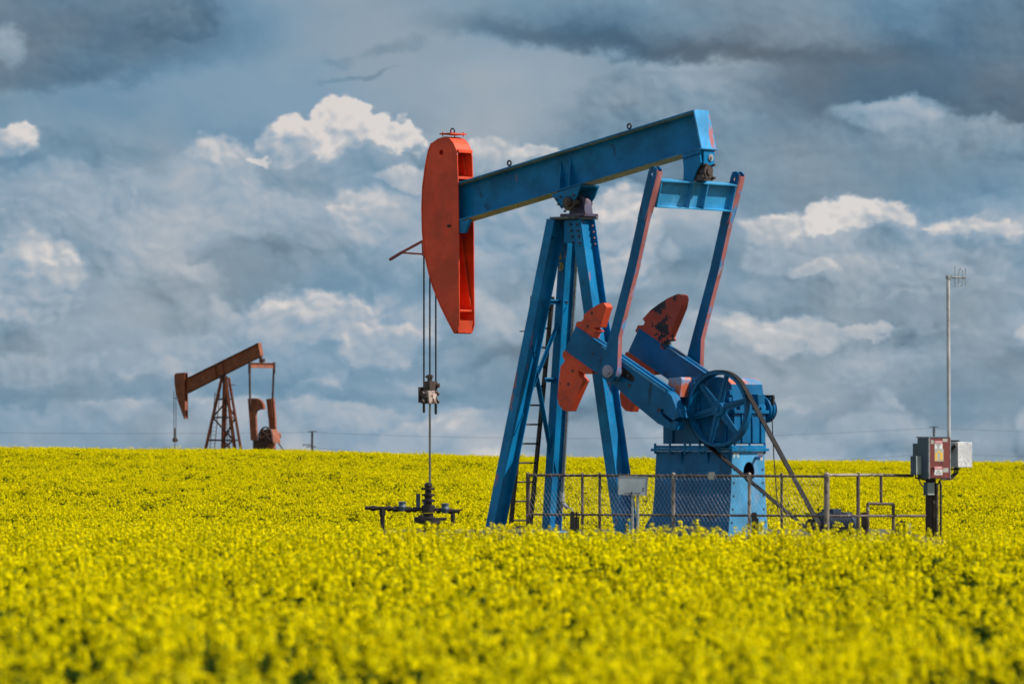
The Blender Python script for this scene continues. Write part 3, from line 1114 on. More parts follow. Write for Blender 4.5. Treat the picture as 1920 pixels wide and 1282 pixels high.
    mb.bar(g[0], g[1], 0.03, 0.045)
    mb.bar(g[1], g[2], 0.05, 0.045)
    mb.bar(g[1], g[3], 0.03, 0.035)
    mb.bar(g[0] + Vector((0.01, 0, 0.02)), g[3] + Vector((0.01, 0, -0.03)), 0.05, 0.04, (0, 1, 0))
    mb.bar(g[0], g[0] + Vector((0, 0.34, 0)), 0.03, 0.03)
    mb.bar(g[1], g[1] + Vector((0, 0.34, 0)), 0.03, 0.03)
    mb.build('wire_guard', material('dull red bracket', (0.30, 0.055, 0.05), 0.6), hh, label='dull red wire guard bracket on the front of the horsehead')
    # blue clamp where the beam enters the head
    mb = MB()
    a, b, c = L(861, 414, -0.19), L(881, 411, -0.19), L(871, 437, -0.19)
    mb.prism([a, b, c, L(861, 437, -0.19)], -0.19, -0.12)
    mb.build('beam_clamp', M['blue'], beam)

    # ---------------- bridle
    xb = L(794.8, 620, -0.17)[0]
    for y, (pxb, pyb) in ((-0.17, (794.8, 771)), (0.0, (806.3, 716)), (0.17, (815.2, 774))):
        zb = F.P(pxb, pyb, y).z
        zt = L(796, 440, -0.17)[1]
        mb = MB()
        mb.tube([(xb + 0.003, y, zt), (xb, y, zt - 0.4), (xb + 0.0, y, zb)], 0.016, 8)
        if y:
            mb.cyl((xb, y, zb), (xb, y, zb + 0.34), 0.026, 8)
            mb.cyl((xb, y, zb - 0.03), (xb, y, zb), 0.012, 8, r2=0.024)
        mb.build('wire_rope', M['cable'], T)
    mb = MB()
    zc = F.P(806, 745, 0).z
    mb.box(xb - 0.10, xb + 0.08, -0.12, 0.12, zc - 0.12, zc + 0.13)
    mb.build('carrier_bar', M['clamp_white'], T, bevel=0.008, label='chipped white carrier bar clamped to the wire ropes')
    mb = MB()
    mb.box(xb - 0.08, xb + 0.08, -0.09, 0.13, zc + 0.134, zc + 0.31)
    mb.cyl((xb, 0, zc + 0.31), (xb, 0, zc + 0.44), 0.05, 10)
    mb.box(xb - 0.13, xb - 0.102, -0.19, 0.19, zc - 0.10, zc + 0.20)
    mb.box(xb - 0.12, xb + 0.05, -0.06, 0.06, zc + 0.131, zc + 0.16)
    mb.cyl((xb - 0.1, 0.0, zc + 0.40), (xb + 0.07, 0, zc + 0.40), 0.025, 8)
    mb.cyl((xb + .02, 0.1, zc + 0.23), (xb + .12, 0.14, zc + 0.23), 0.045, 8)
    for dz in (-0.075, 0.075):
        for s in (-1, 1):
            mb.cyl((xb, s * 0.12, zc + dz), (xb, s * 0.235, zc + dz), 0.02, 8)
            mb.cyl((xb, s * 0.20, zc + dz), (xb, s * 0.235, zc + dz), 0.045, 6)
    mb.build('rod_clamp', M['brown_iron'], T)
    mb = MB()
    zr = F.P(803, 912, 0).z
    mb.cyl((xb - 0.0, 0, zr), (xb, 0, zc - 0.1), 0.021, 10)
    mb.build('polished_rod', M['rod'], T)

    # ---------------- samson post
    zt = L(1076, 412, 0)[1]
    tops = [(-0.25, -0.20), (-0.25, 0.20), (0.22, 0.0)]
    feet = [(-1.25, -0.84), (-1.25, 0.80), (1.30, 0.0)]
    secs = [(0.19, 0.36), (0.19, 0.36), (0.24, 0.42)]
    legs = []
    for (tx, ty), (fx, fy), (w_, d_) in zip(tops, feet, secs):
        mb = MB()
        mb.hsec((fx, fy, 0.0), (tx, ty, zt), w_, d_, 0.02)
        mb.box(fx - 0.24, fx + 0.24, fy - 0.22, fy + 0.22, 0.0, 0.03)
        normal_split(mb, lambda n: n.x > 0.8, 1)  # sunward faces get the paler blue that paints their light
        legs.append(mb.build('leg', [M['blue_leg'], M['blue_sunlit']], T))
    pt = lambda i, z: Vector((feet[i][0] + (tops[i][0] - feet[i][0]) * z / zt, feet[i][1] + (tops[i][1] - feet[i][1]) * z / zt, z))
    zz = lambda py: L(1040, py, 0)[1]
    brs = [(pt(1, zz(577)), pt(0, zz(818))), (pt(0, zz(650)), pt(1, zz(888))), (pt(0, zz(566)), pt(1, zz(566))), (pt(1, zz(712)) , pt(1, zz(712)) + Vector((-0.0, -0.42, 0)))]
    for a, b in brs:
        mb = MB()
        o_ = Vector((-0.03, 0, 0))
        mb.bar(a + o_, b + o_, 0.09, 0.012, (1, 0, 0.3))
        mb.bar(a + o_ + Vector((0.03, 0, 0.02)), b + o_ + Vector((0.03, 0, 0.02)), 0.012, 0.07, (1, 0, 0.3))
        normal_split(mb, lambda n: n.x > 0.6, 1)  # sunlit side of the brace painted paler
        mb.build('brace', [B, M['blue_sunlit']], T)
    mb = MB()
    mb.box(-0.325, 0.325, -0.325, 0.325, zt, zt + 0.048)
    mb.build('cap_plate', material('bare grey cap plate', (0.13, 0.13, 0.12), 0.6, 0.3, [((0.05, 0.04, 0.035), 6, 0.5, 0.15, S1, 6)]), T, bevel=0.004)
    # bolted gusset on both sides
    for s in (-1, 1):
        y_ = s * 0.215
        mb = MB()
        pl = F.poly([(1058, 413), (1087, 413), (1093, 459), (1085, 462), (1075, 456), (1058, 456)], -0.215)
        mb.prism(pl, y_ - 0.008, y_ + 0.008)
        gp = mb.build('gusset_plate', B, T)
        for i in range(4):
            for j in range(2):
                x, z = L(1071 + i * 1.6 + j * 12, 421 + i * 11.4, -0.22)
                bolts('bolt', [((x, y_ + s * 0.008, z), (x, y_ + s * 0.034, z), 0.023, 6)], M['iron'], gp)
    # bolts down the back flange of the rear leg
    for i in range(4):
        p = pt(2, zt - 0.12 - i * 0.115)
        bolts('bolt', [((p.x + 0.075, 0.176, p.z), (p.x + 0.075, 0.150, p.z), 0.020, 6)], M['primer_edge'], legs[2])
    # stay bracket and tag
    mb = MB()
    p = F.P(1022, 446, -0.3)
    mb.bar(p, p + Vector((0.2, 0, 0)), 0.04, 0.03)
    mb.bar(p, p + Vector((0, 0, 0.09)), 0.03, 0.03, (0, 1, 0))
    mb.build('bracket', M['iron'], T)
    mb = MB()
    p = F.P(1051, 470, 0.1)
    mb.cyl(p, p - Vector((0, 0, 0.16)), 0.03, 10)
    mb.torus(p - Vector((0, 0, 0.30)), (0.3, 1, 0), 0.075, 0.009, 20, 6)
    mb.cyl(p - Vector((0, 0, 0.22)), p - Vector((0, 0, 0.34)), 0.014, 6)
    mb.build('hanging_tag', [M['yellow_tag']], T, label='small yellow tag hanging inside the post top')
    # conduits down the far front leg
    mb = MB()
    for k, dx in enumerate((0.17, 0.205)):
        a, b = pt(1, zz(480)), pt(1, zz(960))
        mb.tube([a + Vector((dx, 0.02, 0)), b + Vector((dx, 0.02, 0))], 0.017, 8)
    b = pt(1, zz(940)) + Vector((0.2, 0.02, 0))
    mb.cyl(b, b + Vector((0, 0, 0.18)), 0.05, 10)
    mb.cyl(b + Vector((0.04, 0, -0.06)), b + Vector((0.13, 0, -0.12)), 0.04, 10)
    mb.tube([b + Vector((0.13, 0, -0.12)), b + Vector((0.24, 0, -0.14)), b + Vector((0.29, 0, -0.25)), b + Vector((0.30, 0, -0.5))], 0.013, 6)
    mb.build('conduit', M['galv'], T)

    # ---------------- ladder
    yl, yr = -0.18, 0.38
    tb, bb = F.P(999, 555, yl), F.P(957.5, 988, yl)
    sh = Vector((0, yr - yl, 0))
    mb = MB()
    for o_ in (Vector((0, 0, 0)), sh):
        mb.bar(bb + o_, tb + o_, 0.075, 0.05, (0, 1, 0))
    mb.bar(bb, bb + sh, 0.05, 0.05)
    lad = mb.build('ladder', M['iron'], T, label='dark steel ladder leaning up the front of the post')
    n = 12
    for i in range(n):
        t = (i + 0.35) / n
        p = bb + (tb - bb) * t
        mb = MB()
        mb.cyl(p, p + sh, 0.017, 8)
        mb.build('rung', M['iron'], lad)
    mb = MB()
    a = F.P(1000, 566, yl)
    mb.bar(a, a + Vector((0.36, 0, 0)), 0.04, 0.05)
    mb.bar(a + sh, a + sh + Vector((0.36, 0, 0)), 0.04, 0.05)
    a = F.P(974, 621, -0.35)
    mb.bar(a, F.P(1000, 621, -0.18), 0.02, 0.02)
    mb.bar(F.P(1001, 621, -0.18), F.P(1001, 566, -0.18), 0.02, 0.02, (0, 1, 0))
    mb.bar(a, F.P(1000, 621, yl), 0.018, 0.018)
    mb.bar(F.P(1000, 566, yl), F.P(1000, 566, yl) + sh, 0.03, 0.03)
    mb.build('ladder_bracket', M['iron'], lad)

    # ---------------- saddle bearing
    mb = MB()
    brk = F.poly([(1033.5, 365), (1089, 346.5), (1080, 370), (1073, 379), (1052, 391), (1046, 382)], -0.27)
    for y in (-0.27, 0.235):
        mb.prism(brk, y, y + 0.035)
    top = F.poly([(1033.5, 365), (1089, 346.5), (1088, 350), (1034, 368)], -0.27)
    mb.prism(top, -0.234, 0.234)
    mb.build('saddle', B, T)
    mb = MB()
    cx, cz = L(1061.7, 379, -0.33)
    mb.cyl((cx, -0.33, cz), (cx, 0.33, cz), 0.085, 20)
    mb.cyl((cx, -0.345, cz), (cx, -0.33, cz), 0.05, 16)
    mb.cyl((cx, -0.27, cz - 0.02), (cx, -0.235, cz - 0.02), 0.14, 20)
    for a, b in ((1050, 369), (1074, 366), (1042, 374), (1046, 383), (1058, 396)):
        x, z = L(a, b, -0.3)
        mb.cyl((x, -0.30, z), (x, -0.265, z), 0.024, 6)
    mb.build('bearing_shaft', M['brown_iron'], T)
    mb = MB()
    bz = zt + 0.05
    hb = cz - bz
    prof = [(cx - 0.2, bz + 0.06), (cx - 0.16, cz - 0.02), (cx - 0.13, cz + 0.08), (cx - 0.05, cz + 0.13), (cx + 0.05, cz + 0.13),
            (cx + 0.13, cz + 0.08), (cx + 0.17, cz - 0.02), (cx + 0.2, bz + 0.06)]
    mb.prism(prof, -0.02, 0.20)
    mb.box(cx - 0.27, cx + 0.27, -0.2, 0.28, bz, bz + 0.058)
    mb.build('bearing_housing', material('lilac worn housing paint', (0.07, 0.06, 0.11), 0.5, 0, [
        ((0.035, 0.02, 0.025), 3.0, 0.52, 0.1, S1, 6), ((0.36, 0.14, 0.16), 3.5, 0.60, 0.06, S1, 5)], 0.2, 40), T, bevel=0.006)

    # ---------------- equalizer bar (tilted with the pitmans)
    ex0, ez0 = L(1240.5, 338.5, -1.10)
    ex1, ez1 = L(1230.5, 389.5, -1.10)
    ax = Vector((ex0 - ex1, ez0 - ez1)); hgt = ax.length; ax.normalize()
    px_ = Vector((ax.y, -ax.x))
    fwd = 0.12
    cx0 = Vector((ex0, ez0)) - px_ * fwd
    def q(u, v):
        p = cx0 - ax * u + px_ * v
        return (p.x, p.y)
    ye = 1.095
    mb = MB()
    mb.prism([q(0, -fwd), q(0, fwd), q(0.022, fwd), q(0.022, -fwd)], -ye, ye)
    mb.prism([q(hgt, -fwd), q(hgt, fwd), q(hgt - 0.022, fwd), q(hgt - 0.022, -fwd)], -ye, ye)
    mb.prism([q(0.022, -0.01), q(0.022, 0.01), q(hgt - 0.022, 0.01), q(hgt - 0.022, -0.01)], -ye, ye)
    for y in (-0.16, 0.26, -ye + 0.02, ye - 0.02):
        for s in (-1, 1):
            mb.prism([q(0.022, 0.01 * s), q(0.022, (fwd - 0.004) * s), q(hgt - 0.022, (fwd - 0.004) * s), q(hgt - 0.022, 0.01 * s)], y - 0.009, y + 0.009)
    mb.build('equalizer_bar', material('light worn blue of equalizer', (0.03, 0.26, 0.50), 0.45, 0, [
        ((0.08, 0.34, 0.58), 1.4, 0.5, 0.2, S1, 5), (PINK, 4.5, 0.68, 0.06, S1, 6),
        ((0.30, 0.22, 0.14), 3.0, 0.70, 0.06, S1, 6)], 0.1, 30), T)
    # equalizer bearing
    mb = MB()
    by0 = q(0, 0)
    ebx, ebz = L(1318, 322, 0)
    mb.cyl((ebx - 0.1, 0, ebz), (ebx + 0.14, 0, ebz), 0.125, 20)
    mb.cyl((ebx + 0.14, 0, ebz), (ebx + 0.17, 0, ebz), 0.07, 12)
    for y, z in ((-0.11, 0.12), (0.12, 0.12), (-0.11, -0.12), (0.12, -0.12)):
        mb.cyl((ebx - 0.05, y, ebz + z), (ebx + 0.19, y, ebz + z), 0.026, 8)
    mb.box(ebx - 0.09, ebx + 0.12, -0.15, 0.15, by0[1] + 0.005, ebz - 0.06)
    mb.build('equalizer_bearing', M['brown_iron'], T)
    mb = MB()
    # hanger plates under the beam and yoke
    hp = F.poly([(1280, 297), (1312, 286), (1314, 305), (1306, 320), (1300, 336), (1298, 342), (1288, 342), (1281, 336), (1282, 318)], -0.20)
    mb.prism(hp, -0.20, -0.165)
    hp2 = [(x + 0.0, z) for x, z in hp]
    mb.prism(hp2, 0.165, 0.20)
    mb.prism(F.poly([(1279, 289), (1313, 280), (1313, 290), (1280, 300)], -0.2), -0.2, 0.2)
    zz1 = ebz + 0.12
    mb.prism([(ebx + 0.11, br[1] - 0.03), (ebx + 0.14, br[1] - 0.03), (ebx + 0.14, zz1), (ebx + 0.11, zz1)], -0.14, 0.16)
    hg = mb.build('equalizer_hanger', B, T)
    mb = MB()
    mb.cyl((ebx + 0.14, 0.04, br[1] - 0.16), (ebx + 0.165, 0.04, br[1] - 0.16), 0.065, 18)
    mb.cyl((ebx + 0.165, 0.04, br[1] - 0.16), (ebx + 0.19, 0.04, br[1] - 0.16), 0.03, 10)
    mb.build('pin', M['galv'], hg)

    # ---------------- pitman arms
    yn = -1.27
    head = F.poly([(1215.5, 322), (1219, 313), (1226, 311.5), (1232, 318), (1231, 330), (1214, 396), (1208, 414), (1195, 411)], yn)
    hc = F.L(1224, 326, yn)
    shaft = F.poly([(1207.5, 350), (1224, 350), (1191.5, 500), (1158, 632), (1156, 690), (1152, 706), (1145, 714), (1137, 714.5), (1129, 709), (1126, 697), (1128, 680),
                    (1134, 655), (1139, 636), (1174.5, 500)], yn)
    for s in (-1, 1):
        mb = MB()
        a, b = (-1.245, -1.135) if s < 0 else (1.135, 1.245)
        mb.prism(shaft, a, b)
        a, b = (-1.27, -1.248) if s < 0 else (1.11, 1.132)
        mb.prism(head, a, b, [circle(hc[0], hc[1], 0.035, 12)])
        a, b = (-1.132, -1.11) if s < 0 else (1.248, 1.27)
        mb.prism(head, a, b, [circle(hc[0], hc[1], 0.035, 12)])
        a, b = (-1.246, -1.134) if s < 0 else (1.134, 1.246)
        strap = F.poly([(1228.5, 321), (1232.5, 321), (1231.5, 330), (1212, 402), (1207.5, 402)], yn)
        mb.prism(strap, a, b)
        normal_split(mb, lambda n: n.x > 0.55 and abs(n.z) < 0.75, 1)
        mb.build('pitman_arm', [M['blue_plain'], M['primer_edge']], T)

    # ---------------- cranks
    cy0, cy1 = -1.02, -0.80
    crk = [(1078, 615), (1130, 648.5), (1195, 694), (1250, 733), (1259, 742), (1266, 760), (1273.5, 781), (1262, 788), (1247, 776), (1243, 772), (1245, 768), (1240, 766),
           (1238, 772), (1243, 781), (1257, 793), (1267.5, 795), (1268, 803), (1262, 807), (1233, 793.5), (1190, 758), (1144, 716), (1100, 686), (1059, 656.5)]
    CP = F.poly(crk, cy0)
    slot = F.poly([(1157, 686), (1162, 684), (1178, 695), (1189, 706), (1190, 713), (1185, 717), (1178, 713), (1158, 702), (1153, 696)], cy0)
    pin = L(1140, 696, -1.27)
    shx, shz = L(1262, 769, -1.0)
    up_l, up_r = CP[0], CP[3]
    ctw = {
        'near_up': F.poly([(1131, 567), (1120, 571), (1105, 581), (1093.5, 591), (1094.5, 597), (1090, 602), (1080.5, 603.5), (1077.6, 616), (1111, 638), (1114, 624), (1122, 621),
                           (1112, 614), (1125, 614), (1137, 575)], -0.985),
        'near_low': F.poly([(1056.5, 657), (1054, 666), (1059, 677), (1051, 686), (1047.5, 715), (1044.7, 745), (1047, 758), (1056, 769), (1068, 771), (1078, 748), (1093.5, 713),
                            (1086, 706), (1084, 694), (1096, 701), (1110, 700), (1112, 690), (1075, 662)], -0.985),
        'far_up': F.poly([(1190.6, 621), (1196, 609.5), (1205.5, 609.7), (1209.3, 604.6), (1204.6, 598), (1218.7, 582), (1234, 570.5), (1252.4, 558.7), (1270, 551), (1277, 553), (1279, 560.6),
                          (1276, 577.5), (1253.5, 632), (1256, 638), (1242.6, 641), (1243.4, 657), (1218.7, 643)], 0.80),
    }
    sh_ = lambda pl, dx, dz: [(x + dx, z + dz) for x, z in pl]
    for s in (-1, 1):
        mat_ = BP if s < 0 else M['blue_stained']
        mb = MB()
        if s < 0:
            mb.prism(CP, -1.02, -0.985, [slot])
            mb.prism(CP, -0.984, -0.80)
        else:
            mb.prism(CP, 0.80, 1.02)
        # raised rails of the T-slot along the top edge
        a, b = CP[0], CP[3]
        d = Vector((b[0] - a[0], b[1] - a[1])).normalized(); n = Vector((-d.y, d.x))
        for y0 in ((-1.02, -0.865) if s < 0 else (0.80, 0.955)):
            mb.prism([a, b, (b[0] + n.x * 0.035, b[1] + n.y * 0.035), (a[0] + n.x * 0.035, a[1] + n.y * 0.035)], y0, y0 + 0.065)
        # clamp jaw blocks round the crankshaft
        j = L(1282, 776, -1.0)
        ya, yb = (-1.0, -0.82) if s < 0 else (0.82, 1.0)
        mb.prism(F.poly([(1262, 762), (1276, 770), (1281, 783), (1266, 779)], -1.0), ya, yb)
        mb.prism(F.poly([(1255, 793), (1266, 788), (1272, 793), (1270, 806), (1259, 807)], -1.0), ya - 0.004, yb + 0.004)
        cr = mb.build('crank_arm', mat_, T, bevel=0.004)
        if s < 0:
            mb = MB()
            nt = 46
            a, b = CP[1], CP[3]
            for i in range(nt):
                t = (i + 0.2) / nt
                c = (a[0] + (b[0] - a[0]) * t, a[1] + (b[1] - a[1]) * t)
                e = 0.5 / nt
                c2 = (c[0] + (b[0] - a[0]) * e, c[1] + (b[1] - a[1]) * e)
                mb.prism([c, c2, (c2[0] - n.x * 0.035, c2[1] - n.y * 0.035), (c[0] - n.x * 0.035, c[1] - n.y * 0.035)], -1.043, -1.021)
            mb.build('rack_teeth', M['blue_faded'], cr)  # paler blue than the arm paints the sunlight on the teeth
        if s < 0:
            mb = MB()
            sl2 = [(x, z) for x, z in slot]
            mb.prism(sl2, -0.9850, -0.9845)
            mb.build('slot', M['iron'], cr)
            for px, py, r in ((1112, 663, .022), (1126, 675, .02), (1180.5, 722, .034), (1235, 768, .04), (1178, 705, .03)):
                x, z = L(px, py, -1.025)
                bolts('plug', [((x, -1.028, z), (x, -1.021, z), r, 12)], M['ink'], cr)
        # crank pin
        mb = MB()
        y0, y1 = (-1.33, -0.99) if s < 0 else (0.99, 1.33)
        mb.cyl((pin[0], y0 + 0.03, pin[1]), (pin[0], y1, pin[1]), 0.115, 20)
        mb.cyl((pin[0], y0, pin[1]), (pin[0], y0 + 0.03, pin[1]), 0.075, 6)
        yy = -1.12 if s < 0 else 1.02
        mb.torus((pin[0], yy, pin[1]), (0, 1, 0), 0.15, 0.032, 26, 8)
        mb.build('crank_pin', material('pale lilac pin ring', (0.30, 0.28, 0.38), 0.45, 0.2) if s < 0 else M['iron'], cr)
    yA = (-0.985, -0.80)
    mbs = [('near_up', yA, M['red_weight']), ('near_low', yA, M['red_weight']), ('far_up', (0.80, 1.0), M['red_chipped']), ('near_low', (0.80, 0.985), M['red_weight'])]
    for k, (y0, y1), m_ in mbs:
        pl = ctw[k]
        mb = MB()
        # weights lie over the crank edge: shift along y keeps them clear of the arm faces by 2 mm
        mb.prism(pl, y0 + 0.0025, y1 - 0.0025)
        if k == 'far_up':
            bx = F.poly([(1239, 640), (1243, 641), (1244, 655), (1238, 653)], 0.80)
            mb.prism(bx, y0 - 0.0, y1 + 0.04)
        cw = mb.build('counterweight', m_, T, bevel=0.012)
        cen = (sum(p[0] for p in pl) / len(pl), sum(p[1] for p in pl) / len(pl))
        for dx, dz in ((0.02, 0.2), (-0.08, -0.15)):
            bolts('bolt', [((cen[0] + dx, y0 - 0.004, cen[1] + dz * 0.7), (cen[0] + dx, y0 + 0.003, cen[1] + dz * 0.7), 0.028, 10)], M['ink'], cw)

    # ---------------- gearbox
    gy = 0.45
    G = lambda px, py: L(px, py, -gy)
    case = [G(1243.5, 832), G(1243.5, 772), G(1258, 742), G(1266, 718), G(1274, 710), G(1290, 706.5), G(1350, 706.5), G(1362, 709), G(1371, 720), G(1374, 745), G(1377, 772), G(1377, 832)]
    mb = MB()
    mb.prism(case, -gy, gy)
    normal_split(mb, lambda n: n.z > 0.6, 1)
    gb = mb.build('gearbox', [BP, M['gear_top']], T, bevel=0.02)
    mb = MB()
    x0, x1 = G(1243.5, 772)[0] - 0.05, G(1377, 772)[0] + 0.05
    z_ = G(1300, 772)[1]
    mb.box(x0, x1, -gy - 0.05, gy + 0.05, z_ - 0.03, z_ + 0.03)
    for i in range(9):
        x = x0 + 0.08 + (x1 - x0 - 0.16) * i / 8
        mb.cyl((x, -gy - 0.03, z_ + 0.03), (x, -gy - 0.03, z_ + 0.09), 0.022, 6)
    for i in range(4):
        y = -0.3 + i * 0.2
        mb.cyl((x1 - 0.03, y, z_ + 0.03), (x1 - 0.03, y, z_ + 0.09), 0.022, 6)
    mb.build('case_flange', BP, gb, bevel=0.003)
    fsx, fsz = L(1344.3, 766.7, -0.70)
    mb = MB()
    for y0, y1 in ((-0.53, -0.45), (0.45, 0.53)):
        mb.cyl((shx, y0, shz), (shx, y1, shz), 0.22, 28)
        mb.cyl((fsx, y0, fsz), (fsx, y1, fsz), 0.16, 24)
        mb.prism([(shx - 0.24, shz - 0.02), (shx - 0.20, shz + 0.3), (shx - 0.08, shz + 0.52), (shx + 0.10, shz + 0.52), (shx + 0.16, shz + 0.3), (shx + 0.2, shz - 0.02)], y0 + 0.01, y1 - 0.01)
    mb.cyl((shx, -1.0, shz), (shx, 1.0, shz), 0.10, 20)
    mb.cyl((fsx, -0.70, fsz), (fsx, 0.75, fsz), 0.05, 16)
    # ribs and inspection boxes
    for px in (1262, 1312, 1338, 1362):
        x = G(px, 800)[0]
        mb.box(x - 0.02, x + 0.02, -gy - 0.045, -gy, G(1300, 831)[1], z_ - 0.031)
    for (a, b, c, d) in ((1368, 731, 1374, 741), (1366, 745, 1373, 753)):
        p, q_ = G(a, b), G(c, d)
        mb.box(p[0], q_[0], -gy - 0.09, -gy, q_[1], p[1])
    xr_ = G(1377, 800)[0]
    for y in (-0.25, 0.05, 0.3):
        mb.box(xr_, xr_ + 0.03, y - 0.012, y + 0.012, G(1300, 831)[1], z_ - 0.031)
    mb.box(xr_ - 0.05, xr_ + 0.11, 0.10, 0.30, z_ + 0.15, z_ + 0.32)
    mb.box(xr_ - 0.06, xr_ + 0.05, -0.35, -0.12, z_ + 0.031, z_ + 0.14)
    mb.build('bearing_cap', BP, gb, bevel=0.006)
    mb = MB()
    for px in (1395,):
        pass
    rx = G(1371, 722)[0]
    mb.lathe((rx - 0.27, 0, z_ + 0.36), (0, 1, 0), [(0.001, -0.12), (0.20, -0.12), (0.255, -0.06), (0.27, 0.05), (0.27, 0.26), (0.24, 0.36), (0.16, 0.41), (0.001, 0.42)], 28)
    mb.build('breather_hood', material('scraped orange hood', (0.50, 0.13, 0.07), 0.5, 0, [((0.12, 0.27, 0.46), 2.5, 0.55, 0.15, S1, 5)]), gb, bevel=0.02)

    # crankshaft hood beside the case, its back face scraped to primer
    hx = L(1297, 712, -gy)[0]
    zt2, zb2 = G(1290, 706.5)[1], G(1290, 745)[1]
    mb = MB()
    mb.prism([(hx - 0.30, zt2 - 0.02), (hx - 0.02, zt2 - 0.006), (hx + 0.01, zt2 - 0.05), (hx - 0.04, zb2), (hx - 0.36, zb2)], -0.745, -gy - 0.001)
    mb.build('shaft_hood', material('lilac hood with orange scrapes', (0.22, 0.26, 0.40), 0.5, 0, [
        ((0.52, 0.12, 0.06), 2.6, 0.52, 0.06, S1, 5), ((0.10, 0.28, 0.48), 3.2, 0.6, 0.1, S1, 4)]), gb, bevel=0.01)
    # ---------------- pulley
    mb = MB()
    Rp = 0.690
    ya, yb = -0.70, -0.545
    mb.lathe((fsx, 0, fsz), (0, 1, 0), [(Rp, ya), (Rp, yb), (Rp - 0.065, yb), (Rp - 0.065, yb - 0.06), (Rp - 0.045, ya + 0.05), (Rp - 0.055, ya)], 64)
    pu = mb.build('belt_pulley', BP, T)
    mb = MB()
    mb.lathe((fsx, 0, fsz), (0, 1, 0), [(0.001, ya + 0.0), (0.13, ya + 0.0), (0.15, ya + 0.03), (0.15, yb), (0.001, yb)], 28)
    mb.cyl((fsx, ya - 0.03, fsz), (fsx, ya + 0.01, fsz), 0.05, 16)
    for i in range(6):
        a = i * math.pi / 3
        mb.cyl((fsx + 0.1 * math.cos(a), ya - 0.012, fsz + 0.1 * math.sin(a)), (fsx + 0.1 * math.cos(a), ya + 0.01, fsz + 0.1 * math.sin(a)), 0.014, 6)
    mb.build('hub', BP, pu)
    for i in range(6):
        a = R(13 + 60 * i)
        c, s_ = math.cos(a), math.sin(a)
        mb = MB()
        r0, r1 = 0.12, Rp - 0.05
        w0, w1 = 0.075, 0.05
        poly = [(fsx + c * r0 - s_ * w0, fsz + s_ * r0 + c * w0), (fsx + c * r1 - s_ * w1, fsz + s_ * r1 + c * w1),
                (fsx + c * r1 + s_ * w1, fsz + s_ * r1 - c * w1), (fsx + c * r0 + s_ * w0, fsz + s_ * r0 - c * w0)]
        mb.prism(poly, -0.655, -0.635)
        mb.bar((fsx + c * r0, -0.63, fsz + s_ * r0), (fsx + c * r1, -0.63, fsz + s_ * r1), 0.022, 0.09, (0, 1, 0))
        mb.build('spoke', BP, pu)
    # ---------------- belt and motor
    mx_, mz_ = L(1524, 984, -0.62)
    belt_loop((fsx, fsz), Rp + 0.001, (mx_, mz_), 0.118, -0.690, -0.56, 0.020).build('drive_belt', M['rubber'], T)
    mb = MB()
    mb.lathe((mx_, 0, mz_), (0, 1, 0), [(0.115, -0.695), (0.115, -0.55), (0.03, -0.55), (0.03, -0.69)], 28)
    mb.cyl((mx_, -0.6, mz_), (mx_, -0.35, mz_), 0.035, 12)
    mo_p = mb.build('motor_pulley', M['iron'], T)
    mb = MB()
    prof = [(0.001, -0.42), (0.16, -0.42), (0.20, -0.38)]
    k = 12
    for i in range(k):
        y = -0.36 + i * 0.05
        prof += [(0.215, y), (0.235, y + 0.008), (0.235, y + 0.024), (0.215, y + 0.032)]
    prof += [(0.225, 0.26), (0.225, 0.40), (0.19, 0.46), (0.001, 0.47)]
    mb.lathe((mx_, 0, mz_), (0, 1, 0), prof, 32)
    mb.box(mx_ - 0.22, mx_ + 0.22, -0.3, 0.2, mz_ - 0.27, mz_ - 0.2)
    mb.box(mx_ - 0.13, mx_ + 0.13, -0.2, 0.05, mz_ + 0.2, mz_ + 0.285)
    mb.build('electric_motor', material('dark navy motor paint', (0.022, 0.04, 0.07), 0.5, 0.1, [((0.05, 0.04, 0.035), 6, 0.55, 0.2, S1, 6)], 0.1, 50), T)
    mb = MB()
    mb.box(mx_ - 0.32, mx_ + 0.4, -0.4, 0.35, mz_ - 0.345, mz_ - 0.275)
    for a in (-0.28, 0.34):
        for y in (-0.36, 0.3):
            mb.box(mx_ + a - 0.03, mx_ + a + 0.03, y - 0.03, y + 0.03, 0.0, mz_ - 0.345)
    mb.build('motor_stand', M['iron'], T)

    # ---------------- brake
    mb = MB()
    mb.lathe((fsx, 0, fsz), (0, 1, 0), [(0.05, 0.56), (0.24, 0.56), (0.25, 0.58), (0.225, 0.60), (0.225, 0.64), (0.25, 0.655), (0.25, 0.69), (0.225, 0.70), (0.225, 0.73), (0.245, 0.745), (0.05, 0.75)], 36)
    mb.build('brake_drum', BP, T)
    mb = MB()
    p = Vector((fsx + 0.18, 0.66, fsz + 0.24))
    mb.bar((fsx - 0.1, 0.6, fsz + 0.24), p + Vector((0.05, 0, 0)), 0.06, 0.05)
    mb.bar(p + Vector((0.03, 0, 0)), p + Vector((0.03, 0, -0.16)), 0.05, 0.05, (0, 1, 0))
    q1 = F.P(1446, 752, 0.66)
    q2 = F.P(1459, 960, 0.66)
    mb.tube([q1, q1 + (q2 - q1) * 0.5 + Vector((-0.02, 0, 0)), q2], 0.010, 6)
    mb.build('brake_lever', M['iron'], T)

    # ---------------- pedestal
    zt_ = G(1300, 838)[1]
    xrr = L(1371.5, 848, -0.46)[0]
    def lvl(pyl, hwid, pxl):
        z = L(1300, pyl, -hwid)[1]
        return L(pxl, pyl, -hwid)[0], z, hwid
    secs_ = [lvl(846, 0.46, 1230.5), lvl(930, 0.50, 1226.5), lvl(962, 0.53, 1223), lvl(985, 0.555, 1211), lvl(1004, 0.575, 1196)]
    secs_[-1] = (secs_[-1][0], 0.0, 0.575)
    mb = MB()
    n_ = len(secs_)
    vs = []
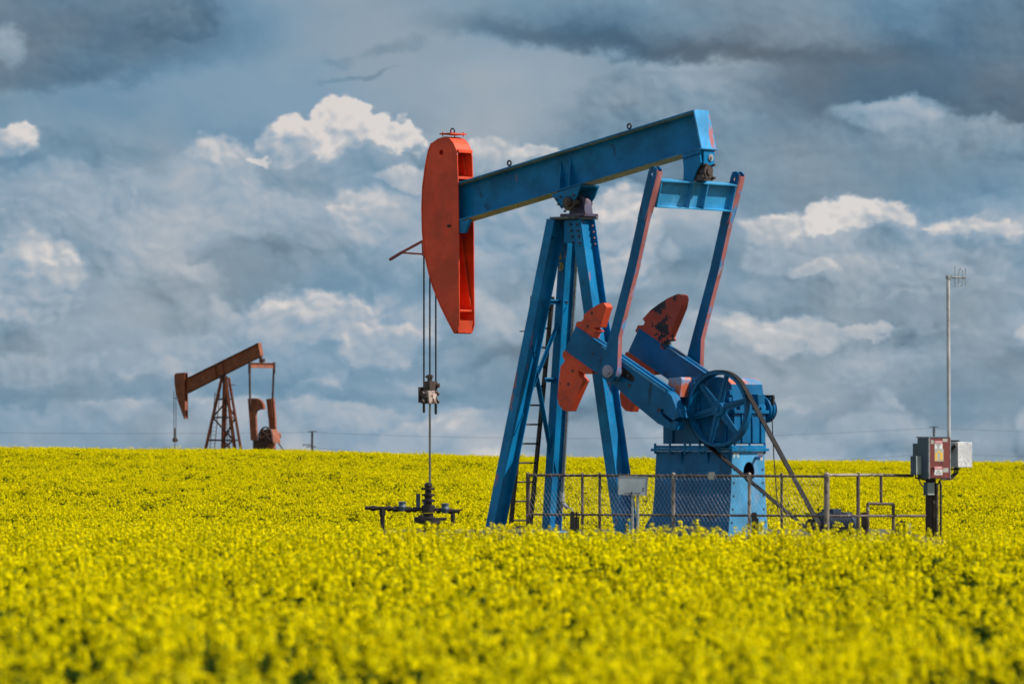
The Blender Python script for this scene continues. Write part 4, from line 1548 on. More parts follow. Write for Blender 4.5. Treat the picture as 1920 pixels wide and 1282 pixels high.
    for x, z, h in secs_:
        vs += [(x, -h, z), (xrr, -h, z), (xrr, h, z), (x, h, z)]
    fs = []
    for i in range(n_ - 1):
        a, b = i * 4, i * 4 + 4
        fs += [[a + 1, a, b, b + 1], [a, a + 3, b + 3, b], [a + 3, a + 2, b + 2, b + 3]]
    fs += [[0, 1, 2, 3]]
    mb.add(vs, fs)
    ped = mb.build('pedestal', BP, T, smooth=False)
    # faded rear panel with the hand hole
    hy_, hz_ = F.LX(1402.5, 885, xrr)
    ring = [(-s_[2], s_[1]) for s_ in secs_] + [(s_[2], s_[1]) for s_ in secs_[::-1]]
    mb = MB()
    mb.prism(ring, 0.0, 0.02, [circle(hy_, hz_, 0.165, 24, 0.19)])
    mb.v = [(xrr + 0.003 + v[1], v[0], v[2]) for v in mb.v]
    mb.f = [f[::-1] for f in mb.f]
    pan = mb.build('rear_panel', M['blue_faded'], T, smooth=False, label='sun faded rear panel with an oval hand hole')
    for sgn in (-1, 1):
        for i in range(5):
            z = secs_[-1][1] + 0.25 + i * 0.24
            h = np.interp(z, [s_[1] for s_ in secs_[::-1]], [s_[2] for s_ in secs_[::-1]]) - 0.07
            bolts('bolt', [((xrr + 0.02, sgn * h, z), (xrr + 0.034, sgn * h, z), 0.02, 8)], M['ink'], pan)
    xs_ = xrr + 0.024
    ya_, za_ = F.LX(1380, 851, xs_)
    mb = MB()
    u_ = 0.017
    for a, b, c, d in ((-4, -2, -4, 4), (2, 4, -4, 4), (-2, 2, -1, 1)):
        mb.box(xs_, xs_ + 0.003, ya_ + a * u_ * 1.15, ya_ + b * u_ * 1.15, za_ + c * u_, za_ + d * u_)
    mb.build('lettering', M['white'], pan)
    ya_, za_ = F.LX(1425, 855.5, xs_)
    mb = MB()
    mb.box(xs_, xs_ + 0.003, ya_ - 0.08, ya_ + 0.08, za_ - 0.07, za_ + 0.07)
    st = mb.build('sticker', M['white'], pan, label='white sticker with navy print')
    mb = MB()
    mb.box(xs_ + 0.0031, xs_ + 0.005, ya_ - 0.07, ya_ + 0.07, za_ - 0.015, za_ + 0.03)
    mb.build('print', M['navy'], pan)
    mb = MB()
    mb.cyl((xrr + 0.02, ya_ - 0.12, za_ - 0.02), (xrr + 0.16, ya_ - 0.2, za_ - 0.04), 0.03, 10)
    mb.build('pipe_stub', BP, pan)
    # top flange with nuts and brackets below
    mb = MB()
    zf = secs_[0][1]
    x0, x1 = secs_[0][0] - 0.07, xrr + 0.08
    mb.box(x0, x1, -0.54, 0.54, zf + 0.003, zf + 0.055)
    mb.box(x0 + 0.04, x1 - 0.04, -0.50, 0.50, zf + 0.057, zf + 0.11)
    fl = mb.build('top_flange', B, T, bevel=0.004)
    for i in range(6):
        x = x0 + 0.08 + (x1 - x0 - 0.16) * i / 5
        for y in (-0.505, 0.505):
            bolts('bolt', [((x, y, zf - 0.045), (x, y, zf + 0.15), 0.022, 6)], B, fl)
    for px in (1277, 1326):
        x, z = L(px, 848, -0.5)
        mb = MB()
        mb.add([(x - 0.015, -0.53, zf), (x + 0.015, -0.53, zf), (x + 0.015, -0.46, zf), (x - 0.015, -0.46, zf), (x - 0.015, -0.47, zf - 0.24), (x + 0.015, -0.47, zf - 0.24)],
               [[0, 1, 5, 4], [1, 2, 5], [3, 0, 4], [2, 3, 4, 5]])
        mb.build('stiffener', BP, ped, smooth=False)
    # skid the machine stands on
    mb = MB()
    for y in (-0.62, 0.62):
        mb.box(-2.9, mx_ + 0.9, y - 0.08, y + 0.08, -0.2, 0.0)
    for x in (-2.8, -1.3, 0.2, 1.3, 2.6, 4.6, 6.2):
        mb.box(x - 0.07, x + 0.07, -0.54, 0.54, -0.19, -0.02)
    mb.build('skid', M['iron'], T)
    return F, T


F1, PUMP = blue_pump()


# ================================================================== WELLHEAD (stands in the ground under the polished rod)
def wellhead():
    D = 102.4
    o = W(803, 1004, D)
    T = thing('wellhead', 'black wellhead with side valves and pipes under the polished rod', 'wellhead', (o.x, o.y, o.z))
    q = lambda px, py, y=0.0: Vector(((px - PX0) / FPX * (D + y) - o.x, y, EYE + (PY0 - py) / FPX * (D + y) - o.z))
    I = M['iron']
    mb = MB()
    z0, z1 = 0.0, q(803, 947).z
    ax = q(803, 950).x
    mb.lathe((ax, 0, 0), (0, 0, 1), [(0.001, 0), (0.13, 0), (0.13, z1 - 0.34), (0.27, z1 - 0.34), (0.27, z1 - 0.27), (0.1, z1 - 0.27), (0.1, z1 - 0.15), (0.001, z1 - 0.15)], 24)
    mb.build('casing_head', I, T)
    mb = MB()
    zt = q(803, 904).z
    prof = [(0.001, z1 - 0.14), (0.13, z1 - 0.14), (0.13, z1), (0.075, z1 + 0.01), (0.075, z1 + 0.06), (0.12, z1 + 0.07), (0.12, z1 + 0.11), (0.07, z1 + 0.12), (0.07, z1 + 0.17),
            (0.10, z1 + 0.18), (0.10, z1 + 0.22), (0.06, z1 + 0.23), (0.06, z1 + 0.29), (0.10, z1 + 0.30), (0.095, z1 + 0.34), (0.06, z1 + 0.35), (0.08, z1 + 0.37), (0.07, zt - 0.02), (0.03, zt), (0.001, zt)]
    mb.lathe((ax, 0, 0), (0, 0, 1), prof, 20)
    for z in (z1 + 0.09, z1 + 0.2, z1 + 0.32):
        for s in (-1, 1):
            mb.cyl((ax + s * 0.06, 0, z), (ax + s * 0.125, 0, z), 0.022, 6)
    mb.build('stuffing_box', I, T)
    mb = MB()
    a = q(784, 925)
    mb.box(a.x - 0.04, a.x + 0.04, -0.02, 0.02, q(784, 953).z, a.z)
    a = q(796, 935)
    mb.box(a.x - 0.02, a.x + 0.02, -0.08, -0.05, q(784, 948).z, a.z)
    mb.build('lever', M['steel_dark'], T)
    # flow lines
    zl, zr = q(720, 953).z, q(850, 957).z
    mb = MB()
    mb.tube([(ax, 0, z1 - 0.06), q(770, 955.5), q(717, 952.5), q(684, 952)], 0.038, 10)
    for px, py, r, l in ((700, 952.5, .055, .05), (730, 953, .055, .04), (742, 954, .06, .05), (766, 955, .06, .05), (778, 955, .055, .04)):
        p = q(px, py)
        mb.cyl(p - Vector((l, 0, 0)), p + Vector((l, 0, 0)), r, 10)
    p = q(717, 953)
    mb.cyl(p + Vector((0, 0, -0.8)), p, 0.045, 10)
    mb.cyl(p + Vector((0, 0, -0.14)), p + Vector((0, 0, 0.03)), 0.062, 10)
    mb.bar(q(684, 950), q(694, 954), 0.02, 0.04)
    mb.build('flow_line', I, T)
    mb = MB()
    mb.tube([(ax, 0, z1 - 0.06), q(835, 957), q(862, 958)], 0.038, 10)
    for px, py, r, l in ((822, 957, .055, .04), (845, 958, .055, .04)):
        p = q(px, py)
        mb.cyl(p - Vector((l, 0, 0)), p + Vector((l, 0, 0)), r, 10)
    p = q(849, 958)
    mb.cyl(p + Vector((0, 0, -0.8)), p, 0.042, 10)
    mb.bar(q(856, 960), q(867, 954), 0.02, 0.03)
    mb.build('flow_line', I, T)
    for px, py in ((754, 950), (834.5, 953.5)):
        p = q(px, py)
        mb = MB()
        mb.lathe((p.x, 0, p.z), (0, 0, 1), [(0.001, -0.09), (0.07, -0.08), (0.085, 0), (0.06, 0.06), (0.075, 0.07), (0.075, 0.10), (0.001, 0.11)], 16)
        mb.build('valve', M['steel_dark'], T)
    mb = MB()
    p = q(806, 975)
    mb.tube([p + Vector((-0.30, -0.1, 0.03)), p + Vector((-0.2, -0.1, 0.05)), p + Vector((0.12, -0.1, 0.02)), p + Vector((0.32, -0.1, 0.03))], 0.03, 8)
    mb.lathe((p.x + 0.08, -0.1, p.z - 0.1), (0, 1, 0), [(0.02, -0.03), (0.12, -0.03), (0.12, 0.03), (0.02, 0.03)], 18)
    mb.lathe((p.x - 0.16, -0.1, p.z + 0.02), (0, 1, 0), [(0.001, -0.05), (0.09, -0.04), (0.09, 0.04), (0.001, 0.05)], 14)
    mb.build('casing_valve', I, T)


wellhead()


# ================================================================== RUSTY PUMP JACK ON THE RIDGE
def rusty_pump():
    D = 360.0
    zb = float(ground_z(-19.3, D))
    F = Frame(((424 - PX0) / FPX * D, D, zb), RZ)
    L = F.L
    T = thing('pump_jack', 'small rust brown pump jack standing on the ridge in the distance', 'pump jack', tuple(F.o), RZ)
    Z = lambda X, Y: (300 + X / 5.34, 620 + Y / 5.34)
    RU, RP, RD = M['rust'], M['rust_pink'], M['rust_dark']
    zp = lambda pts, y: [L(*Z(a, b), y) for a, b in pts]
    hw = 0.15
    tl, tr, br, bl = zp([(255, 478), (980, 120), (1003, 252), (255, 628)], -hw)
    d = Vector((tr[0] - tl[0], tr[1] - tl[1])).normalized(); n = Vector((-d.y, d.x))
    off = lambda p, k: (p[0] + n.x * k, p[1] + n.y * k)
    mb = MB()
    mb.prism([tl, tr, off(tr, -0.03), off(tl, -0.03)], -hw, hw)
    mb.prism([off(bl, 0.03), off(br, 0.03), br, bl], -hw, hw)
    mb.prism([off(tl, -0.03), off(tr, -0.03), off(br, 0.03), off(bl, 0.03)], -0.03, 0.03)
    for X in (575, 650):
        x = L(*Z(X, 400), 0)[0]
        t = (x - bl[0]) / (br[0] - bl[0]); p = loft_line(bl, br, t); p2 = loft_line(tl, tr, (x - 0.35 - tl[0]) / (tr[0] - tl[0]))
        mb.bar((p[0], -0.09, p[1] + 0.04), (p2[0] + 0.2, -0.09, p2[1] - 0.04), 0.03, 0.12, (0, 1, 0))
    bm = mb.build('walking_beam', RU, T)
    mb = MB()
    mb.prism([tr, (tr[0] + 0.03, tr[1]), (br[0] + 0.03, br[1]), br], -hw - 0.003, hw + 0.003)
    mb.build('end_plate', RP, bm)
    # horsehead
    hy = 0.15
    hh = zp([(150, 430), (165, 423), (248, 418), (250, 885), (240, 880), (210, 795), (180, 710), (155, 610), (144, 520), (143, 450)], -hy)
    mb = MB()
    mb.prism(hh, -hy, -hy + 0.03)
    mb.prism(hh, hy - 0.03, hy)
    for a, b in zip(hh[4:], hh[5:] + hh[:1]):
        mb.prism([a, b, (b[0] + 0.05, b[1]), (a[0] + 0.05, a[1])], -hy + 0.031, hy - 0.031)
    mb.prism([hh[0], hh[1], hh[2], (hh[2][0], hh[2][1] - 0.05), (hh[0][0] + 0.02, hh[0][1] - 0.05)], -hy + 0.031, hy - 0.031)
    ho = mb.build('horsehead', RU, T)
    mb = MB()
    z0, z1 = L(*Z(250, 795), -hy)[1], L(*Z(250, 705), -hy)[1]
    mb.box(hh[2][0] - 0.1, hh[2][0] - 0.01, -hy + 0.031, hy - 0.031, z0, z1)
    mb.build('diaphragm', RP, ho)
    # wire ropes and rod
    xc = L(*Z(139, 900), -0.1)[0]
    mb = MB()
    z1, z2 = L(*Z(140, 600), 0)[1], L(*Z(140, 1075), 0)[1]
    for y in (-0.1, 0.1):
        mb.cyl((xc, y, z2), (xc, y, z1), 0.022, 6)
    zz = L(*Z(140, 675), 0)[1]
    mb.bar((xc - 0.12, 0, zz), (xc + 0.16, 0, zz), 0.04, 0.04)
    mb.build('wire_rope', M['cable'], T)
    mb = MB()
    mb.box(xc - 0.1, xc + 0.1, -0.13, 0.13, z2 - 0.25, z2)
    mb.cyl((xc, 0, z2), (xc, 0, z2 + 0.7), 0.04, 6)
    mb.bar((xc, 0.1, z2 + 0.05), (xc + 0.2, 0.1, z2 - 0.18), 0.04, 0.04)
    mb.build('carrier_bar', RD, T)
    mb = MB()
    mb.cyl((xc, 0, 0.3), (xc, 0, z2 - 0.24), 0.03, 6)
    mb.build('polished_rod', M['rod'], T)
    # post: four legs
    zt = L(*Z(640, 470), 0)[1]
    tops = [(-0.25, -0.16), (-0.22, 0.12), (0.06, -0.13), (0.12, 0.13)]
    feet = [(-1.30, -1.02), (-1.30, 1.0), (1.33, -0.32), (1.33, 0.33)]
    wd = [0.15, 0.22, 0.17, 0.13]
    pt = lambda i, z: Vector((feet[i][0] + (tops[i][0] - feet[i][0]) * z / zt, feet[i][1] + (tops[i][1] - feet[i][1]) * z / zt, z))
    for i in range(4):
        mb = MB()
        mb.hsec(pt(i, 0), pt(i, zt), wd[i], wd[i], 0.03)
        mb.build('leg', RU, T)
    zs = [L(*Z(640, Y), 0)[1] for Y in (1095, 866, 685)]
    for z in zs:
        for a, b in ((0, 2), (2, 3), (3, 1), (1, 0)):
            mb = MB()
            mb.bar(pt(a, z), pt(b, z), 0.11, 0.11)
            mb.build('brace', RD, T)
    lv = [0.0] + zs
    for k in range(3):
        for a, b in ((0, 2), (3, 1)):
            mb = MB()
            if k % 2:
                a, b = b, a
            mb.bar(pt(a, lv[k]), pt(b, lv[k + 1]), 0.09, 0.09)
            mb.build('brace', RD, T)
    # ladders
    for (a, b, c_), y in ((((552, 620), (498, 1180), 50), -0.6), (((662, 560), (676, 1190), 24), 0.5)):
        ta, ba = F.P(*Z(*a), y), F.P(*Z(*b), y)
        ba = ta + (ba - ta) * (ta.z / (ta.z - ba.z)) if ba.z > 0.02 else ba
        w_ = Vector((c_ / 5.34 / 27.8 / 0.75, 0, 0))
        mb = MB()
        mb.bar(ba, ta, 0.035, 0.035, (0, 1, 0)); mb.bar(ba + w_, ta + w_ - Vector((0, 0, 0.1)), 0.035, 0.035, (0, 1, 0))
        for i in range(18):
            p = ba + (ta - ba) * (i + 0.5) / 18
            mb.bar(p, p + w_, 0.02, 0.02)
        mb.build('ladder', RD, T)
    # bearing on top of the post
    mb = MB()
    x, z = L(*Z(632, 460), 0)
    mb.cyl((x, -0.28, z), (x, 0.28, z), 0.13, 14)
    mb.box(x - 0.28, x + 0.3, -0.2, 0.2, zt - 0.05, zt + 0.05)
    mb.build('saddle_bearing', RD, T)
    mb = MB()
    x, z = L(*Z(700, 540), 0)
    mb.torus((x + 0.2, 0, z), (0.1, 0.1, 1), 0.24, 0.025, 18, 6)
    mb.build('cable_loop', RD, T)
    # equalizer, bearing, pitmans
    ye = 1.10
    x, z = L(*Z(905, 318), -ye)
    x2, z2_ = L(*Z(905, 370), -ye)
    hgt = z - z2_
    mb = MB()
    mb.box(x - 0.1, x + 0.1, -ye, ye, z - 0.03, z)
    mb.box(x - 0.1, x + 0.1, -ye, ye, z - hgt, z - hgt + 0.03)
    mb.box(x - 0.02, x + 0.02, -ye, ye, z - hgt + 0.03, z - 0.03)
    mb.build('equalizer_bar', RP, T)
    mb = MB()
    zb_ = L(*Z(1010, 262), 0)[1]
    mb.box(x - 0.12, x + 0.05, -0.14, 0.0, z + 0.002, zb_)
    mb.cyl((x - 0.05, 0.05, z + 0.16), (x + 0.16, 0.05, z + 0.16), 0.13, 12)
    mb.build('equalizer_bearing', RD, T)
    pins = []
    for s, (X, Yb) in ((-1, (903, 800)), (1, (1107, 960))):
        y = s * (ye + 0.08)
        a = Vector((x, y, z + 0.05))
        bx = L(*Z(X if s < 0 else 1117, Yb), y)
        b = Vector((bx[0], y, bx[1]))
        mb = MB()
        mb.bar(b, a, 0.11, 0.09, (0, 1, 0))
        mb.bar(a - Vector((0, 0, 0.75)), a, 0.15, 0.12, (0, 1, 0))
        normal_split(mb, lambda nn: nn.x > 0.6, 1)  # sunward edge painted in paler rust
        mb.build('pitman_arm', [RD, RP], T)
    # cranks with weights
    c1 = zp([(878, 680), (942, 674), (950, 770), (957, 870), (967, 1088), (908, 1095), (893, 870)], -1.0)
    w1 = zp([(935, 674), (965, 676), (1000, 692), (1024, 722), (1034, 755), (1034, 786), (985, 790), (957, 806), (945, 860), (925, 860)], -0.97)
    for s in (-1, 1):
        mb = MB()
        y0, y1 = (-1.0, -0.85) if s < 0 else (0.85, 1.0)
        mb.prism(c1, y0, y1)
        normal_split(mb, lambda nn: nn.x > 0.6, 1)  # lit edge of the crank painted in paler rust
        mb.build('crank_arm', [RU, RP], T)
        mb = MB()
        if s < 0:
            mb.prism(w1, y0 + 0.03, y1 + 0.08)
        else:
            mb.prism([(c1[0][0] + 0.0, c1[0][1]), (c1[0][0] + 0.5, c1[0][1] - 0.03), (c1[0][0] + 0.62, c1[3][1]), (c1[0][0] + 0.2, c1[3][1])], y0 - 0.08, y1 - 0.04)
        mb.build('counterweight', RU, T)
    # gear case, pulley, pedestal
    pc = L(*Z(1065, 1048), -0.55)
    mb = MB()
    gx0, gx1 = pc[0] - 0.95, pc[0] + 0.45
    mb.prism([(gx0, pc[1] - 0.5), (gx0, pc[1] + 0.1), (gx0 + 0.3, pc[1] + 0.40), (gx1 - 0.35, pc[1] + 0.42), (gx1 - 0.1, pc[1] + 0.1), (gx1, pc[1] - 0.5)], -0.35, 0.35)
    normal_split(mb, lambda nn: nn.x > 0.3 or nn.z > 0.8, 1)  # sunlit side and top painted paler than the dark body
    mb.build('gearbox', [RD, RP], T)
    mb = MB()
    mb.lathe((pc[0], 0, pc[1]), (0, 1, 0), [(0.60, -0.66), (0.60, -0.54), (0.52, -0.54), (0.52, -0.66)], 36)
    mb.cyl((pc[0], -0.62, pc[1]), (pc[0], 0.7, pc[1]), 0.09, 12)
    pu = mb.build('belt_pulley', RD, T)
    for i in range(6):
        a = R(20 + 60 * i)
        mb = MB()
        mb.bar((pc[0], -0.56, pc[1]), (pc[0] + 0.5 * math.cos(a), -0.56, pc[1] + 0.5 * math.sin(a)), 0.07, 0.05, (0, 1, 0))
        mb.build('spoke', RD if i % 3 else RP, pu)
    mb = MB()
    mb.lathe((pc[0], 0, pc[1]), (0, 1, 0), [(0.22, 0.55), (0.22, 0.66), (0.15, 0.66), (0.15, 0.55)], 20)
    mb.bar((pc[0] - 0.2, 0.6, pc[1]), (pc[0] + 0.2, 0.6, pc[1]), 0.04, 0.04)
    mb.build('brake_drum', RP, T)
    a, b = F.P(*Z(1165, 1090), 0.6), F.P(*Z(1232, 1192), 0.6)
    mb = MB()
    mb.cyl(a, b + (b - a) * 0.8, 0.045, 8)
    mb.build('strut', RD, T)
    zp0 = L(*Z(1000, 1100), -0.4)[1]
    mb = MB()
    x0 = L(*Z(930, 1110), -0.42)[0]; x1 = L(*Z(1072, 1110), -0.42)[0]
    mb.box(x0, x1, -0.42, 0.42, 0, zp0)
    mb.box(x0 - 0.04, x1 + 0.05, -0.46, 0.46, zp0 + 0.002, zp0 + 0.06)
    normal_split(mb, lambda nn: nn.x > 0.8, 1)  # sunlit side painted paler than the rest
    mb.build('pedestal', [RD, RP], T)
    mb = MB()
    for y in (-0.5, 0.5):
        mb.box(-2.4, x1 + 1.6, y - 0.08, y + 0.08, -0.15, 0.02)
    mb.build('skid', RD, T)


rusty_pump()


# ================================================================== FENCE AND WELL-SITE FURNITURE
def fence_line(px):
    """depth of the fence at a photo column"""
    return 96.2 + (94.0 - 96.2) * (px - 990) / 560 if px <= 1550 else 94.0 + 1.3 * (px - 1550) / 190


def fence():
    o = W(990, 1002, fence_line(990))
    T = thing('fence', 'low rusty pipe fence with chain link mesh in front of the pump jack', 'fence', (o.x, o.y, PAD_Z))
    O = Vector((o.x, o.y, PAD_Z))
    A = lambda px, py: W(px, py, fence_line(px)) - O
    RL = M['rail']

    def rail(pts, r, nm='rail', mat_=RL):
        mb = MB()
        mb.tube(pts, r, 10)
        return mb.build(nm, mat_, T)
    rail([A(988, 890.5), A(1100, 891.2)], 0.026)
    rail([A(1100.5, 891.2), A(1270, 891.8), A(1410, 892), A(1552, 892.8)], 0.024)
    rail([A(990, 964), A(1200, 965), A(1552, 966.8)], 0.022)
    rail([A(1552, 890.5), A(1655, 890)], 0.026, mat_=M['post_worn'])
    rail([A(1655.5, 890.5), A(1712, 891.5)], 0.028)
    rail([A(1552, 966.8), A(1735, 966.8)], 0.024)
    posts = [(990, 0.038, RL), (1092, 0.026, RL), (1124.5, 0.026, RL), (1262.5, 0.034, M['post_worn']), (1405, 0.030, M['post_worn']),
             (1465.5, 0.024, RL), (1550, 0.048, M['post_worn']), (1609, 0.032, RL)]
    for px, r, m_ in posts:
        t = A(px, 891.5)
        mb = MB()
        mb.cyl((t.x, t.y, 0.0), (t.x, t.y, t.z + 0.03), r, 12)
        mb.lathe((t.x, t.y, t.z + 0.03), (0, 0, 1), [(0.001, 0), (r + 0.004, 0), (r * 0.8, 0.02), (0.001, 0.03)], 12)
        mb.build('post', m_, T)
    # stepped frame near the corner
    mb = MB()
    D_ = 0
    p = [A(1652, 891), A(1652, 943.5)]
    mb.tube(p, 0.026, 8)
    a, b = A(1627, 943.5), A(1675, 944.5)
    mb.tube([a, b], 0.026, 8)
    mb.tube([a, (a.x, a.y, 0)], 0.028, 8)
    mb.tube([b, (b.x, b.y, 0)], 0.028, 8)
    mb.build('stile_frame', RL, T)
    # chain link: real woven wires between the rails
    mb = MB()
    a, b = A(992, 891), A(1548, 892.5)
    Lw = (b - a).length
    dr = (b - a).normalized()
    top, bot = min(a.z, b.z) - 0.02, 0.06
    H = top - bot
    pitch = 0.075
    rr = 0.0012
    lean = H * 0.60
    k = int((Lw + lean) / pitch)
    for s in (0, 1):
        for i in range(k):
            x0 = -lean + i * pitch
            u0, u1, z0, z1 = x0, x0 + lean, top, bot
            if s:
                z0, z1 = bot, top
            # clip to the bay
            if u0 < 0:
                t = -u0 / lean; z0 = z0 + (z1 - z0) * t; u0 = 0
            if u1 > Lw:
                t = (u1 - Lw) / lean; z1 = z1 - (z1 - (top if not s else bot)) * t; u1 = Lw
            if u1 - u0 < 0.02:
                continue
            offy = 0.031 + (0.005 if s else 0)
            P0 = Vector((a.x, a.y, 0)) + dr * u0 + Vector((0, -offy, 0)); P0.z = z0
            P1 = Vector((a.x, a.y, 0)) + dr * u1 + Vector((0, -offy, 0)); P1.z = z1
            nseg = 1
            mb.tube([P0, P1], rr, 4)
    # twisted barbs above the top rail
    for i in range(0, int(Lw / pitch), 2):
        u = i * pitch
        P0 = a + dr * u; P0.z = top - 0.01; P0.y -= 0.033
        mb.tube([P0, P0 + Vector((-0.02, 0, 0.05)), P0 + Vector((-0.035, 0, 0.085))], rr, 4)
    # and the bay to the right of the corner
    a2, b2 = A(1554, 891), A(1600, 891)
    Lw2 = (b2 - a2).length
    ch = mb.build('chain_link', M['chain'], T)
    # small tag wired to the rail
    mb = MB()
    p = A(1334, 890)
    mb.box(p.x - 0.055, p.x + 0.055, p.y - 0.045, p.y - 0.038, p.z - 0.085, p.z + 0.05)
    mb.build('rail_tag', M['sticker_grey'], T, label='small pale metal tag wired to the top rail')
    return T


fence()


def sign():
    D = 94.9
    o = W(1191, 1004, D)
    T = thing('sign', 'blank weathered white rectangular sign on a post in front of the fence', 'sign', (o.x, o.y, PAD_Z))
    O = Vector((o.x, o.y, PAD_Z))
    A = lambda px, py: W(px, py, D) - O
    mb = MB()
    for dx in (-0.045, 0.045):
        t = A(1191, 900)
        mb.cyl((t.x + dx, 0.03, 0), (t.x + dx, 0.03, t.z), 0.026, 10)
    mb.build('post', M['galv'], T)
    mb = MB()
    c = [A(1160.5, 892.5), A(1214.5, 893.5), A(1212.5, 928), A(1159, 926.5)]
    mb.prism([(p.x, p.z) for p in c], -0.02, -0.012)
    pn = mb.build('panel', M['sign_white'], T, bevel=0.002)
    mb = MB()
    for a, b in zip(c, c[1:] + c[:1]):
        mb.bar((a.x, -0.016, a.z), (b.x, -0.016, b.z), 0.02, 0.012)
    mb.build('frame', M['galv'], pn)
    mb = MB()
    p = A(1184.5, 923.5)
    mb.cyl((p.x, -0.05, p.z), (p.x, -0.02, p.z), 0.018, 8)
    mb.cyl((p.x - 0.02, -0.03, p.z - 0.05), (p.x, -0.03, p.z), 0.008, 6)
    for u0, u1 in ((1171, 1174), (1175.5, 1181.5), (1190, 1193.5), (1194.5, 1200.5)):
        a, b = A(u0, 924.6), A(u1, 924.6)
        mb.box(a.x, b.x, -0.0225, -0.0205, a.z - 0.006, a.z + 0.006)
    mb.build('small_print', M['ink'], pn)
    mb = MB()
    p = A(1206.2, 915.5)
    mb.prism(circle(p.x, p.z, 0.016, 10), -0.0225, -0.0205)
    p2 = A(1206.2, 919.8)
    mb.prism([(p2.x - 0.026, p2.z + 0.006), (p2.x + 0.026, p2.z + 0.006), (p2.x, p2.z - 0.018)], -0.0225, -0.0205)
    mb.build('emblem', M['navy'], pn)


sign()


def cabinets():
    D = 95.4
    o = W(1745, 1004, D)
    Fc = Frame((o.x, o.y, PAD_Z), RZ)
    loc = (o.x, o.y, PAD_Z)
    # ---- the post that carries them
    T = thing('utility_post', 'dark timber and pipe posts carrying the electrical boxes', 'post', loc, RZ)
    mb = MB()
    x0, z0 = Fc.L(1740, 935, 0)
    mb.box(-0.07, 0.07, -0.07, 0.07, 0, Fc.L(1745, 830, 0)[1])
    mb.build('timber_post', M['timber'], T, bevel=0.008)
    mb = MB()
    for px, r in ((1752.5, 0.03), (1757, 0.026)):
        x, z = Fc.L(px, 905, 0.0)
        mb.cyl((x, 0.0, 0), (x, 0.0, z), r, 10)
    mb.build('pipe_post', M['rail'], T)
    mb = MB()
    for px, d in ((1764, 0.05),):
        x, z = Fc.L(px, 900, 0.12)
        mb.tube([(x, 0.12, 0), (x, 0.12, z - 0.1), (x - 0.03, 0.12, z)], 0.02, 8)
    for (a, b), (c, d), (e, f) in (((1722, 896), (1726, 906), (1731, 912)), ((1764, 898), (1758, 908), (1752, 915))):
        mb.tube([Fc.P(a, b, 0.05), Fc.P(c, d, 0.05), Fc.P(e, f, 0.05)], 0.012, 6)
    mb.build('conduit', M['iron'], T)
    # ---- maroon cabinet
    T2 = thing('control_cabinet', 'maroon control cabinet with danger stickers on the utility post', 'electrical cabinet', loc, RZ)
    xf = 0.12 + 0.25
    yl_, zt_ = Fc.LX(1741, 820.5, xf)
    yr_, zb_ = Fc.LX(1779, 897, xf)
    zt_ = Fc.LX(1760, 820.5, xf)[1]
    depth = 0.25
    mb = MB()
    mb.box(xf - depth, xf, yl_, yr_, zb_, zt_)
    mb.box(xf - depth - 0.12, xf - depth - 0.002, yl_ + 0.02, yr_ - 0.1, zb_ + 0.25, zt_ - 0.10)
    mb.box(xf - depth - 0.02, xf + 0.02, yl_ - 0.015, yr_ + 0.01, zt_ + 0.002, zt_ + 0.02)
    mb.build('housing', M['steel_dark'], T2, bevel=0.006)
    mb = MB()
    mb.box(xf + 0.002, xf + 0.025, yl_ + 0.006, yr_ - 0.004, zb_ + 0.01, zt_ - 0.01)
    dr = mb.build('door', M['cab_red'], T2, bevel=0.004)
    mb = MB()
    mb.box(xf + 0.001, xf + 0.03, yr_ - 0.002, yr_ + 0.016, zb_, zt_)
    mb.box(xf + 0.001, xf + 0.028, yl_ - 0.012, yl_ + 0.004, zb_, zt_)
    mb.build('door_edge', M['galv'], dr)
    xs = xf + 0.026

    def sticker(px0, py0, px1, py1, mat_, nm='sticker', lab=None, e=0.0):
        a, b = Fc.LX(px0, py0, xs + e), Fc.LX(px1, py1, xs + e)
        mb = MB()
        mb.box(xs + e, xs + e + 0.0015, a[0], b[0], b[1], a[1])
        return mb.build(nm, mat_, T2, label=lab), a, b
    X1, Y1 = (0, 1, 0), (0, 0, 1)
    s_, a, b = sticker(1752.3, 831.8, 1767.2, 841, M['white'], lab='white danger sticker, upper of the two')
    for i, t in enumerate(('EQUIPMENT', 'MAY', 'START')):
        y, z = Fc.LX(1759.7, 833.6 + i * 2.7, xs + 0.0018)
        lettering('lettering', t, 0.03, s_, (xs + 0.0022, y, z), X1, Y1, M['ink'], squeeze=0.9)
    s_, a, b = sticker(1752.3, 825.8, 1767.2, 831.6, M['sticker_red'], lab='faded red DANGER heading, upper')
    y, z = Fc.LX(1759.7, 828.7, xs + 0.002)
    lettering('lettering', 'DANGER', 0.045, s_, (xs + 0.0024, y, z), X1, Y1, M['white'], squeeze=0.95)
    s_, a, b = sticker(1752.3, 841.2, 1769, 864.5, M['sticker_grey'], lab='grey sticker with yellow picture print')
    for r_ in ((1753.3, 848, 1757.6, 863.6), (1762.5, 848, 1767.6, 863), (1759, 844.5, 1763, 849)):
        sticker(*r_, M['sticker_yellow'], 'print', e=0.0022)[0].parent = s_
    s_, a, b = sticker(1752, 880.3, 1767, 890.2, M['white'], lab='white danger sticker, lower of the two')
    for i, t in enumerate(('HIGH', 'VOLTAGE')):
        y, z = Fc.LX(1759.5, 883 + i * 3.9, xs + 0.0018)
        lettering('lettering', t, 0.042, s_, (xs + 0.0022, y, z), X1, Y1, M['ink'], squeeze=0.9)
    s_, a, b = sticker(1752, 874, 1767, 880, M['sticker_red'], lab='faded red DANGER heading, lower')
    y, z = Fc.LX(1759.5, 877, xs + 0.002)
    lettering('lettering', 'DANGER', 0.045, s_, (xs + 0.0024, y, z), X1, Y1, M['white'], squeeze=0.95)
